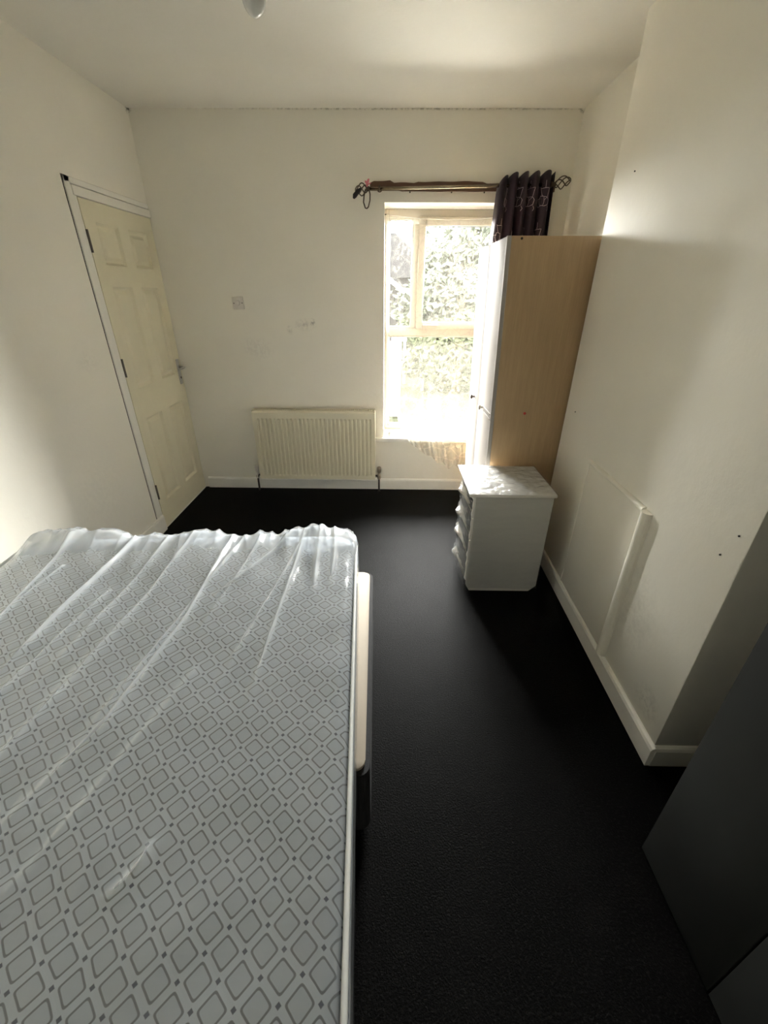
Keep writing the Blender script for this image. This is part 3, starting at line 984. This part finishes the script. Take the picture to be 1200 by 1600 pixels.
        out = 0.006 + (0.006 * cr if not top else 0)
        if dx > RAD * 0.5: x += math.copysign(out, x)
        if dy > RAD * 0.3:
            y += math.copysign(out + 0.030 * cr * (1 if y > 0 else 0.4), y)
        return (x, y, max(z, 0.006))
    V, F = grid(620, 200, ext, f_bag)
    P = np.array(pend)
    V = np.array([tuple(v) for v in V])
    rid = ridges(P[:, 0], P[:, 1]) * P[:, 2]
    V[:, 2] += rid
    P[:, 3] = np.clip(P[:, 3] + np.clip(rid / 0.012, 0, 1) ** 1.5 * 0.9, 0, 1.3)
    bag = sheet_obj('plastic_bag', V.tolist(), F, M_poly, m)
    at = bag.data.attributes.new('layers', 'FLOAT', 'POINT')
    at.data.foreach_set('value', P[:, 3].astype(np.float32))
    tag(bag, 'clear crumpled polythene bag')
build_mattress()

# ------------------------------------------------------------------ curtain pole, batten, curtain, ties
def build_pole():
    z0, z1 = 2.205, 2.232
    M_w = NT('torn_brown_wood')
    co = M_w.coord()
    g = M_w.noise(M_w.mapping(co, scale=(3, 30, 30)), 3, 4)
    mw = M_w.finish(M_w.principled(M_w.mix(g, (0.16, 0.085, 0.045), (0.09, 0.045, 0.025)), 0.7, M_w.bump(g, 0.3, 0.004)))
    # ragged board screwed to the wall behind the pole
    xs = [-0.150 + (1.09 + 0.150) * k / 46 for k in range(47)]
    V, F = [], []
    for i, x in enumerate(xs):
        tz = 2.250 + 0.006 * noise.noise((x * 7, 0, 0)) + (0.018 if -0.13 < x < -0.01 else 0.0) * (0.6 + 2 * (x + 0.13)) + (0.008 if 0.15 < x < 0.62 else 0)
        bz = 2.206 + 0.004 * noise.noise((x * 5, 3, 0)) + 0.004 * (x < 0.05)
        for (y, z) in ((YB - 0.014, bz), (YB - 0.014, tz), (YB - 0.0005, tz), (YB - 0.0005, bz)): V.append((x, y, z))
    for i in range(len(xs) - 1):
        for k in range(4): F.append((i * 4 + k, i * 4 + (k + 1) % 4, i * 4 + 4 + (k + 1) % 4, i * 4 + 4 + k))
    F.append((0, 1, 2, 3)); q = (len(xs) - 1) * 4; F.append((q, q + 3, q + 2, q + 1))
    b = thing('wall_batten', 'ragged brown wooden batten screwed to the wall behind the curtain pole', 'batten', (0.47, YB, 2.22))
    mesh_obj('board', V, F, mw, b, False, b.location)
    for x in (0.12, 0.40, 0.62):
        lathe('screw', [(0.005, -0.014), (0.005, -0.0165), (0.002, -0.017)], (x, YB, 2.200), M_dark, b, axis=1, n=10, off=b.location)

    p = thing('curtain_pole', 'thin bronze curtain pole above the window with wire cage ends', 'curtain pole', (0.46, 3.452, 2.22))
    off = p.location
    M_pole = plain('bronze_pole', (0.33, 0.27, 0.19), 0.25, 0.02, 100, 0.04, Metallic=1.0)
    M_wire = plain('bronze_wire', (0.11, 0.085, 0.06), 0.4, Metallic=0.8)
    tube('pole', [(-0.165, 3.452, 2.207), (0.44, 3.452, 2.219), (1.065, 3.452, 2.232)], 0.0095, M_pole, p, 12, off=off)
    for x, zc in ((-0.085, 2.209), (1.040, 2.2315)):
        br = tube('bracket', [(x, YB - 0.014, zc + 0.006), (x, YB - 0.05, zc + 0.004), (x, 3.452, zc - 0.014), (x, 3.437, zc - 0.006), (x, 3.438, zc + 0.014)], 0.005, M_wire, p, 8, off=off)
        lathe('bracket_plate', [(0.018, -0.014), (0.018, -0.020), (0.008, -0.023)], (x, YB, zc + 0.006), M_wire, br, axis=1, n=16, off=off)
    for sx, xe, zc in ((-1, -0.160, 2.207), (1, 1.060, 2.232)):
        lst = []
        L = 0.105 if sx > 0 else 0.085
        for k in range(4):
            pts = []
            for j in range(15):
                t = j / 14
                a = k * math.pi / 2 + t * 3.6
                r = 0.004 + 0.030 * math.sin(math.pi * t) ** 0.8
                pts.append((xe + sx * L * t, 3.452 + r * math.cos(a), zc + r * math.sin(a) + (0.022 * t if sx > 0 else -0.008 * t)))
            lst.append((pts, 0.0036, False))
        f = tubes('finial', lst, M_wire, p, 6, off)
        lathe('finial_collar', [(0.012, -0.012), (0.014, -0.006), (0.014, 0.006), (0.010, 0.012)], (xe, 3.452, zc), M_wire, f, axis=0, n=14, off=off)

    # things hung on the left end
    M_black = plain('black_tassel', (0.02, 0.017, 0.018), 0.7)
    t1 = tag(tube('tieback_loop', [(-0.178, 3.430, 2.196), (-0.186, 3.426, 2.165), (-0.190, 3.425, 2.130), (-0.178, 3.425, 2.098), (-0.168, 3.425, 2.096), (-0.158, 3.425, 2.104),
                                   (-0.147, 3.425, 2.140), (-0.146, 3.427, 2.175), (-0.152, 3.430, 2.197), (-0.165, 3.430, 2.212)], 0.0042, M_wire, None, 8, closed=True),
             'dark wire tieback loop dangling from the left end of the curtain pole', 'tieback')
    V, F = tube_data([(-0.205, 3.432, 2.205), (-0.225, 3.430, 2.190), (-0.248, 3.428, 2.165), (-0.256, 3.428, 2.150)], [0.006, 0.013, 0.015, 0.006], 10)
    t2 = tag(mesh_obj('black_tassel', V, F, M_black, None, True), 'black tassel tip sticking out from the left end of the curtain pole', 'tassel')
    M_pink = plain('pink_ribbon', (0.70, 0.22, 0.26), 0.6)
    rib = thing('ribbon', 'small pink ribbon knotted on the left end of the curtain pole', 'ribbon', (-0.165, 3.430, 2.222))
    for (dx, dz, rot) in ((0.010, 0.034, 0.25), (-0.012, 0.024, -0.5), (0.022, 0.012, 1.0)):
        pts = [(0, -0.004), (dx * 0.5 - 0.008, dz * 0.6), (dx - 0.004, dz), (dx + 0.006, dz * 0.95), (dx * 0.5 + 0.008, dz * 0.5)]
        prism('ribbon_tail', pts, 1, -0.004, -0.001, M_pink, rib)
    lathe('knot', [(0.002, -0.010), (0.007, -0.006), (0.008, 0.002), (0.002, 0.007)], (0, -0.003, 0), M_pink, rib, n=10)

    # pair of white and red beads / pegs woven in the cage
    # ------- curtain
    c = thing('curtain', 'dark purple curtain with silver line embroidery bunched at the right of the pole', 'curtain', (0.88, 3.452, 0.55))
    off = c.location
    def mat_curtain():
        t = NT('purple_satin')
        co = t.coord()
        g = t.noise(t.mapping(co, scale=(40, 40, 2)), 4, 3)
        col = t.mix(g, (0.022, 0.006, 0.020), (0.012, 0.004, 0.012))
        return t.finish(t.principled(col, 0.5, t.bump(g, 0.12, 0.003), Sheen_Weight=0.06))
    Mc = mat_curtain()
    folds = 5.25
    ZT, ZB = 2.266, 0.56
    def surf(s, q):
        """s across 0..1, q down 0..1"""
        z_top = ZT + 0.020 * s - 0.004 + 0.024 * (0.5 + 0.5 * math.sin(2 * math.pi * folds * s - 1.2))
        if s < 0.12: z_top -= 0.055 * (1 - s / 0.12)
        z = z_top + (ZB - z_top) * q
        x = 0.698 + 0.365 * s - 0.022 * q * 5 * max(0, 0.25 - s) * (1 if q < 1 else 1) + 0.022 * min(1, q * 4) * (s - 0.25)
        amp = 0.036 * (1 - 0.25 * q)
        ph = 2 * math.pi * folds * s + 0.5 * math.sin(3.2 * s + q * 2)
        y = 3.452 - amp * math.sin(ph - 1.2) + 0.004 * math.sin(ph * 2.3 + q * 7)
        x -= 0.0085 * math.cos(ph - 1.2)
        return Vector((x, y, z))
    nu, nv = 150, 46
    V, F = [], []
    for j in range(nv + 1):
        for i in range(nu + 1): V.append(surf(i / nu, j / nv))
    for j in range(nv):
        for i in range(nu):
            a = j * (nu + 1) + i
            F.append((a, a + 1, a + nu + 2, a + nu + 1))
    sheet = sheet_obj('fabric', V, F, Mc, c, off)
    sol = sheet.modifiers.new('thick', 'SOLIDIFY'); sol.thickness = 0.002
    # embroidery: square flower buds on stems, stitched on the cloth
    M_silver = plain('silver_thread', (0.62, 0.52, 0.56), 0.4)
    def on(s, z):
        zt = surf(s, 0).z
        q = (zt - z) / (zt - ZB)
        e = 0.002
        p = surf(s, q); du = surf(s + e, q) - surf(s - e, q); dv = surf(s, q + e) - surf(s, q - e)
        n = du.cross(dv).normalized()
        if n.y > 0: n = -n
        return p + n * 0.0022
    motif = [[(0.0, 0.085), (0.0, 0.045)], [(-0.030, 0.05), (-0.026, 0.043), (0.0, 0.045), (0.028, 0.046), (0.022, 0.02), (0.018, -0.004), (-0.004, 0.0), (-0.016, 0.004), (-0.022, 0.022), (-0.030, 0.05)],
             [(-0.004, 0.0), (-0.026, 0.004), (-0.034, -0.02), (-0.026, -0.046), (-0.006, -0.05), (0.0, -0.03), (-0.004, 0.0)],
             [(0.0, -0.02), (0.018, -0.004), (0.030, -0.02), (0.024, -0.046), (0.004, -0.052), (-0.006, -0.05)],
             [(-0.026, -0.01), (-0.044, -0.01), (-0.048, -0.04), (-0.036, -0.056), (-0.02, -0.05)], [(0.026, -0.052), (0.034, -0.068), (0.026, -0.08)]]
    lst = []
    for (sc_, zc) in ((0.17, 2.165), (0.40, 2.165), (0.60, 2.165), (0.83, 2.165), (0.10, 1.96), (0.34, 1.93), (0.55, 1.95), (0.80, 1.94)):
        for line in motif:
            pts = []
            for k in range(len(line) - 1):
                for m_ in range(4):
                    t = m_ / 4
                    a, b_ = line[k], line[k + 1]
                    pts.append(on(sc_ + (a[0] + (b_[0] - a[0]) * t) * 1.35, zc + a[1] + (b_[1] - a[1]) * t))
            pts.append(on(sc_ + line[-1][0] * 1.35, zc + line[-1][1]))
            lst.append((pts, 0.0013, False))
    o = tubes('embroidery', lst, M_silver, c, 4, off)
    tag(o, 'thin silver embroidered flower outlines', kind='stuff')
build_pole()

# ------------------------------------------------------------------ net curtain
def net_mat():
    t = NT('lace_net')
    co = t.coord()
    v = t.n('ShaderNodeTexVoronoi'); v.inputs['Scale'].default_value = 26; v.feature = 'F1'
    t.l(t.mapping(co, scale=(1, 0.2, 1)), v.inputs['Vector'])
    v2 = t.n('ShaderNodeTexVoronoi'); v2.inputs['Scale'].default_value = 11; v2.feature = 'DISTANCE_TO_EDGE'
    t.l(t.mapping(co, scale=(1, 0.2, 1), loc=(0.3, 0, 0.7)), v2.inputs['Vector'])
    petal = t.ramp(v.outputs['Distance'], [(0.20, 1.0), (0.42, 0.0)])
    vein = t.ramp(v2.outputs['Distance'], [(0.0, 1.0), (0.06, 0.0)])
    patch = t.ramp(t.noise(co, 7.0, 3, 0.6), [(0.42, 0.0), (0.60, 1.0)])
    lace = t.math('MAXIMUM', t.math('MULTIPLY', petal, patch), t.math('MULTIPLY', vein, 0.6))
    mesh = t.math('MULTIPLY', t.noise(co, 260, 2, 0.5), 0.05)
    # the bottom of the cloth is a heavy worked lace border (cloth coordinate stored with the mesh)
    at = t.n('ShaderNodeAttribute'); at.attribute_name = 'border'
    body = t.math('ADD', t.math('ADD', 0.03, mesh), t.math('MULTIPLY', lace, 0.13))
    heavy = t.math('ADD', 0.55, t.math('MULTIPLY', lace, 0.4))
    bf = at.outputs['Fac']
    a = t.math('ADD', t.math('MULTIPLY', body, t.math('SUBTRACT', 1.0, bf)), t.math('MULTIPLY', heavy, bf), clamp=True)
    tr = t.n('ShaderNodeBsdfTransparent')
    tl = t.n('ShaderNodeBsdfTranslucent'); tl.inputs['Color'].default_value = (0.72, 0.68, 0.58, 1)
    df = t.n('ShaderNodeBsdfDiffuse'); df.inputs['Color'].default_value = (0.80, 0.76, 0.66, 1)
    m1 = t.n('ShaderNodeMixShader'); m1.inputs[0].default_value = 0.75
    t.l(tl.outputs[0], m1.inputs[1]); t.l(df.outputs[0], m1.inputs[2])
    m2 = t.n('ShaderNodeMixShader')
    t.l(a, m2.inputs[0]); t.l(tr.outputs[0], m2.inputs[1]); t.l(m1.outputs[0], m2.inputs[2])
    return t.finish(m2.outputs[0])
M_net = net_mat()

def build_net():
    c = thing('net_curtain', 'sheer cream lace net curtain hanging in the window and trailing over the sill', 'net curtain', (0.42, 3.705, WZ0))
    off = c.location
    # down-length: hangs in the recess to the sill, lies forward over the sill, then drops over its edge
    Ztop = 2.098
    Yh, Ysill = 3.712, YB - 0.050
    def path(l):
        """arc length down the net -> (y, z) ; hang, over the sill, fall"""
        h1 = Ztop - (WZ0 + 0.035)
        if l < h1: return Yh + 0.006 * math.sin(l * 3), Ztop - l
        l2 = l - h1
        run = Yh - Ysill
        if l2 < run:
            k = l2 / run
            return Yh - l2, WZ0 + 0.006 + 0.029 * (1 - k) ** 2
        l3 = l2 - run
        return Ysill - 0.010 - 0.010 * math.sin(min(1, l3 / 0.1) * 1.5), WZ0 + 0.006 - l3
    nu, nv = 150, 170
    V, F, BD = [], [], []
    XA, XB = -0.040, 0.895
    for j in range(nv + 1):
        for i in range(nu + 1):
            s = i / nu
            # total length grows to the right, so the bottom hem runs down to the right
            hang = Ztop - WZ0
            full = hang + (Yh - Ysill) + 0.21
            edge = hang + (Yh - Ysill) - 0.03
            k = min(1.0, s / 0.42)
            L = edge + (full - edge) * (k ** 0.75)
            L += 0.016 * math.sin(s * 46) * (0.3 + k) * (1 if k > 0.05 else 0)
            l = L * j / nv
            y, z = path(l)
            q = j / nv
            # the left edge is pulled to the right as it comes down
            pull = 0.0
            ll = l / hang
            if ll > 0.42: pull = 0.335 * max(0, (ll - 0.42)) ** 1.6
            xl = XA + min(pull, 0.30)
            x = xl + (XB - xl) * s
            fold = 0.010 * math.sin(s * 34 + 1.5 * math.sin(ll * 2.0)) + 0.006 * math.sin(s * 71 + ll * 3)
            fold *= (0.35 + 0.65 * min(1, ll))
            if z > WZ0 + 0.036: y += fold
            elif z > WZ0: z += 0.35 * abs(fold)
            else: y -= 0.8 * abs(fold)
            BD.append(min(1.0, max(0.0, (l - (L - 0.22)) / 0.06)) * min(1.0, k * 6))
            BD[-1] = max(BD[-1], 0.045 * min(1.0, max(0.0, (l / hang - 0.46) / 0.10)))
            sag = -0.030 * math.sin(math.pi * min(1, s)) * max(0, 1 - ll * 4)
            V.append((x, y, z + sag))
    for j in range(nv):
        for i in range(nu):
            a = j * (nu + 1) + i
            F.append((a, a + 1, a + nu + 2, a + nu + 1))
    lo = sheet_obj('lace', V, F, M_net, c, off)
    at = lo.data.attributes.new('border', 'FLOAT', 'POINT')
    at.data.foreach_set('value', BD)
    # folded hems: left selvedge and the top casing, denser because the cloth is double
    M_hem = NT('lace_hem')
    tr = M_hem.n('ShaderNodeBsdfTransparent')
    tl = M_hem.n('ShaderNodeBsdfTranslucent'); tl.inputs['Color'].default_value = (0.85, 0.81, 0.72, 1)
    mx = M_hem.n('ShaderNodeMixShader'); mx.inputs[0].default_value = 0.22
    M_hem.l(tr.outputs[0], mx.inputs[1]); M_hem.l(tl.outputs[0], mx.inputs[2])
    mh = M_hem.finish(mx.outputs[0])
    Vh, Fh = [], []
    for j in range(nv + 1):
        for i in (0, 2, 4):
            v = V[j * (nu + 1) + i]; Vh.append((v[0], v[1] - 0.003, v[2] + 0.0015))
    for j in range(nv):
        for i in range(2): a = j * 3 + i; Fh.append((a, a + 1, a + 4, a + 3))
    b = len(Vh)
    for j in range(4):
        for i in range(nu + 1):
            v = V[j * (nu + 1) + i]; Vh.append((v[0], v[1] - 0.003, v[2]))
    for j in range(3):
        for i in range(nu): a = b + j * (nu + 1) + i; Fh.append((a, a + 1, a + nu + 2, a + nu + 1))
    sheet_obj('hem', Vh, Fh, mh, c, off)
    tube('wire', [(WX0 + 0.001, Yh - 0.001, Ztop + 0.004), (0.2, Yh, Ztop - 0.020), (0.42, Yh, Ztop - 0.026), (0.66, Yh, Ztop - 0.020), (WX1 - 0.001, Yh, Ztop + 0.004)], 0.002, M_upvc, c, 6, off=off)
    lathe('hook', [(0.004, 0.0), (0.004, 0.010), (0.002, 0.012)], (WX0, Yh - 0.001, Ztop + 0.004), M_brass, c, axis=0, n=8, off=off)
build_net()

# small white lump on the sill
V, F = [], []
n, mseg = 18, 9
for j in range(mseg + 1):
    ph = math.pi * j / mseg
    for i in range(n):
        a = 2 * math.pi * i / n
        r = 1 + 0.08 * noise.noise((math.cos(a) * 1.3, math.sin(a) * 1.3, ph))
        V.append((-0.002 + 0.036 * r * math.sin(ph) * math.cos(a), 3.575 + 0.026 * r * math.sin(ph) * math.sin(a), WZ0 + 0.0205 - 0.020 * math.cos(ph)))
for j in range(mseg):
    for i in range(n): F.append((j * n + i, j * n + (i + 1) % n, (j + 1) * n + (i + 1) % n, (j + 1) * n + i))
tag(mesh_obj('ornament', V, F, M_upvc, None, True), 'small rounded white lump lying on the left end of the window sill', 'ornament')

# ------------------------------------------------------------------ outside
GZ = -0.55
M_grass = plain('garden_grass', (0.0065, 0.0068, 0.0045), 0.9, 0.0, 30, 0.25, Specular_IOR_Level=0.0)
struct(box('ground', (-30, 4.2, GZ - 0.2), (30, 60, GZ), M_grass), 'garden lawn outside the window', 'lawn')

M_bounce_slab = plain('pale_bounce_slab', (0.16, 0.152, 0.138), 0.9, 0, 10, 0.08)
struct(box('bounce_slab', (-5, 3.92, GZ), (5, 7.2, GZ + 0.04), M_bounce_slab), 'unseen pale slab outside the window, added to bounce daylight onto the ceiling', 'bounce_slab')  # pale slab below the line of sight, added to bounce daylight up to the ceiling

def brick_mat(name, c1, c2, mortar):
    t = NT(name)
    b = t.n('ShaderNodeTexBrick')
    b.inputs['Color1'].default_value = (*c1, 1); b.inputs['Color2'].default_value = (*c2, 1); b.inputs['Mortar'].default_value = (*mortar, 1)
    b.inputs['Scale'].default_value = 1.0; b.inputs['Brick Width'].default_value = 0.225; b.inputs['Row Height'].default_value = 0.075; b.inputs['Mortar Size'].default_value = 0.010
    sp = t.n('ShaderNodeSeparateXYZ'); cb = t.n('ShaderNodeCombineXYZ')
    t.l(t.coord(), sp.inputs[0])
    t.l(t.math('ADD', sp.outputs[0], sp.outputs[1]), cb.inputs[0]); t.l(sp.outputs[2], cb.inputs[1])
    t.l(cb.outputs[0], b.inputs['Vector'])
    return t.finish(t.principled(b.outputs['Color'], 0.85))
M_brick = brick_mat('garden_brick', (0.022, 0.012, 0.0105), (0.017, 0.0095, 0.0085), (0.019, 0.017, 0.0155))
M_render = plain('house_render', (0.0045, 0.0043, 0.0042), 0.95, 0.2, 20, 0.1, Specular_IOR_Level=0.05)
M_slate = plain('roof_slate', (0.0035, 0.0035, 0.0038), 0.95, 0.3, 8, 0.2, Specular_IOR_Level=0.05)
M_fence = plain('white_fence_paint', (0.04, 0.039, 0.037), 0.6)

def build_outside():
    h = thing('neighbour_house', 'grey house with a pitched slate roof seen through the left side light', 'house', (-3.0, 27.0, GZ))
    off = h.location
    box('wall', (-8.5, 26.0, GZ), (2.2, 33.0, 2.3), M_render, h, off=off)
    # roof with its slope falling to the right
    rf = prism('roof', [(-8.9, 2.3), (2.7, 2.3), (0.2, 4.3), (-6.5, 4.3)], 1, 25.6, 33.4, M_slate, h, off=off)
    box('chimney', (-0.9, 28.5, 4.0), (-0.1, 29.6, 5.4), M_brick, rf, off=off)
    for i, x in enumerate((-6.5, -3.4, 0.2)):
        wv = boxes('window', [((x - 0.6, 25.93, 0.6), (x + 0.6, 25.995, 1.9))], M_fence, h, off=off)
        boxes('pane', [((x - 0.52, 25.915, 0.68), (x - 0.04, 25.929, 1.82)), ((x + 0.04, 25.915, 0.68), (x + 0.52, 25.929, 1.82))], M_dark, wv, off=off)
    s = thing('garden_outbuilding', 'low outbuilding with white bargeboards in front of the grey house', 'shed', (-0.6, 17.0, GZ))
    off = s.location
    prism('wall', [(-2.6, GZ), (1.0, GZ), (1.0, 1.25), (-0.8, 2.6), (-2.6, 1.25)], 1, 17.0, 20.0, M_render, s, off=off)
    for sx in (-1, 1):
        prism('roof', [(-0.8, 2.66), (-0.8 + sx * 2.0, 1.16), (-0.8 + sx * 2.0, 1.28), (-0.8, 2.80)], 1, 16.8, 20.2, M_slate, s, off=off)
        prism('bargeboard', [(-0.8, 2.46), (-0.8 + sx * 2.02, 0.98), (-0.8 + sx * 2.02, 1.14), (-0.8, 2.65)], 1, 16.74, 16.795, M_fence, s, off=off)
    w = thing('garden_wall', 'red brick garden wall at the left beyond the window', 'garden wall', (-1.2, 8.2, GZ))
    off = w.location
    box('brickwork', (-4.0, 8.2, GZ), (-0.02, 8.43, 0.82), M_brick, w, off=off)
    box('coping', (-4.05, 8.16, 0.8205), (0.02, 8.47, 0.88), M_render, w, 0.008, off=off)
    pst = box('pier', (-0.0195, 8.14, GZ), (0.20, 8.49, 0.82), M_brick, w, off=off)
    f = thing('picket_fence', 'white picket fence in the garden behind the brick wall', 'fence', (0.2, 11.5, GZ))
    off = f.location
    for z in (0.15, 0.75):
        box('rail', (-2.0, 11.5, GZ + z + 0.3), (0.42, 11.53, GZ + z + 0.38), M_fence, f, off=off)
    for i in range(20):
        x = -1.95 + 0.12 * i
        prism('picket', [(x, GZ), (x + 0.07, GZ), (x + 0.07, GZ + 1.36), (x + 0.035, GZ + 1.42), (x, GZ + 1.36)], 1, 11.47, 11.4995, M_fence, f, off=off)

    def leaves(name, mat, parent, off, centre, rad, n, size, seed):
        rnd = random.Random(seed)
        V, F = [], []
        for _ in range(n):
            while True:
                p = Vector((rnd.uniform(-1, 1), rnd.uniform(-1, 1), rnd.uniform(-1, 1)))
                if 0.25 < p.length < 1: break
            p = p.normalized() * (p.length ** 0.5)
            lump = 0.8 + 0.35 * noise.noise(p * 2.3 + Vector((seed, 0, 0)))
            c = Vector(centre) + Vector((p.x * rad[0], p.y * rad[1], p.z * rad[2])) * lump
            a = Vector((rnd.gauss(0, 1), rnd.gauss(0, 1), rnd.gauss(0, 1))).normalized()
            b = a.orthogonal().normalized()
            s = size * rnd.uniform(0.6, 1.3)
            i = len(V)
            V += [c - a * s, c + b * s * 0.45, c + a * s, c - b * s * 0.45]
            F.append((i, i + 1, i + 2, i + 3))
        o = sheet_obj(name, V, F, mat, parent, off)
        o['kind'] = 'stuff'
        return o
    M_leaf = plain('tree_leaf', (0.020, 0.0225, 0.017), 0.9, 0, 3, 0.3, Specular_IOR_Level=0.0)
    M_leaf2 = plain('hedge_leaf', (0.013, 0.015, 0.009), 0.9, 0, 3, 0.3, Specular_IOR_Level=0.0)
    M_bark = plain('bark', (0.06, 0.045, 0.035), 0.9, 0.4, 20, 0.2)
    t = thing('garden_tree', 'leafy green tree beyond the window seen through the net', 'tree', (3.0, 13.0, GZ))
    off = t.location
    tube('trunk', [(3.0, 13.0, GZ), (2.95, 13.0, 0.9), (3.1, 13.1, 2.3)], [0.2, 0.15, 0.10], M_bark, t, 10, off=off)
    leaves('foliage', M_leaf, t, off, (3.0, 14.4, 1.6), (3.2, 1.6, 2.5), 15000, 0.13, 3)
    hd = thing('hedge', 'clipped green hedge along the garden beneath the tree', 'hedge', (2.4, 10.4, GZ))
    off = hd.location
    leaves('foliage', M_leaf2, hd, off, (2.3, 10.6, 0.2), (2.4, 0.7, 1.1), 9000, 0.10, 5)
    for x in (0.8, 1.5, 2.2, 2.9, 3.6, 4.3):
        tube('stem', [(x, 10.6, GZ), (x + 0.05, 10.62, 0.4)], 0.025, M_bark, hd, 6, off=off)
    b = thing('bush', 'round green bush in front of the white picket fence', 'bush', (0.55, 12.4, GZ))
    off = b.location
    leaves('foliage', M_leaf2, b, off, (0.55, 12.6, 0.35), (0.55, 0.5, 0.95), 1600, 0.07, 8)
    for dx in (-0.12, 0.0, 0.13):
        tube('stem', [(0.55 + dx, 12.6, GZ), (0.55 + dx * 2, 12.6, 0.5)], 0.02, M_bark, b, 6, off=off)
build_outside()
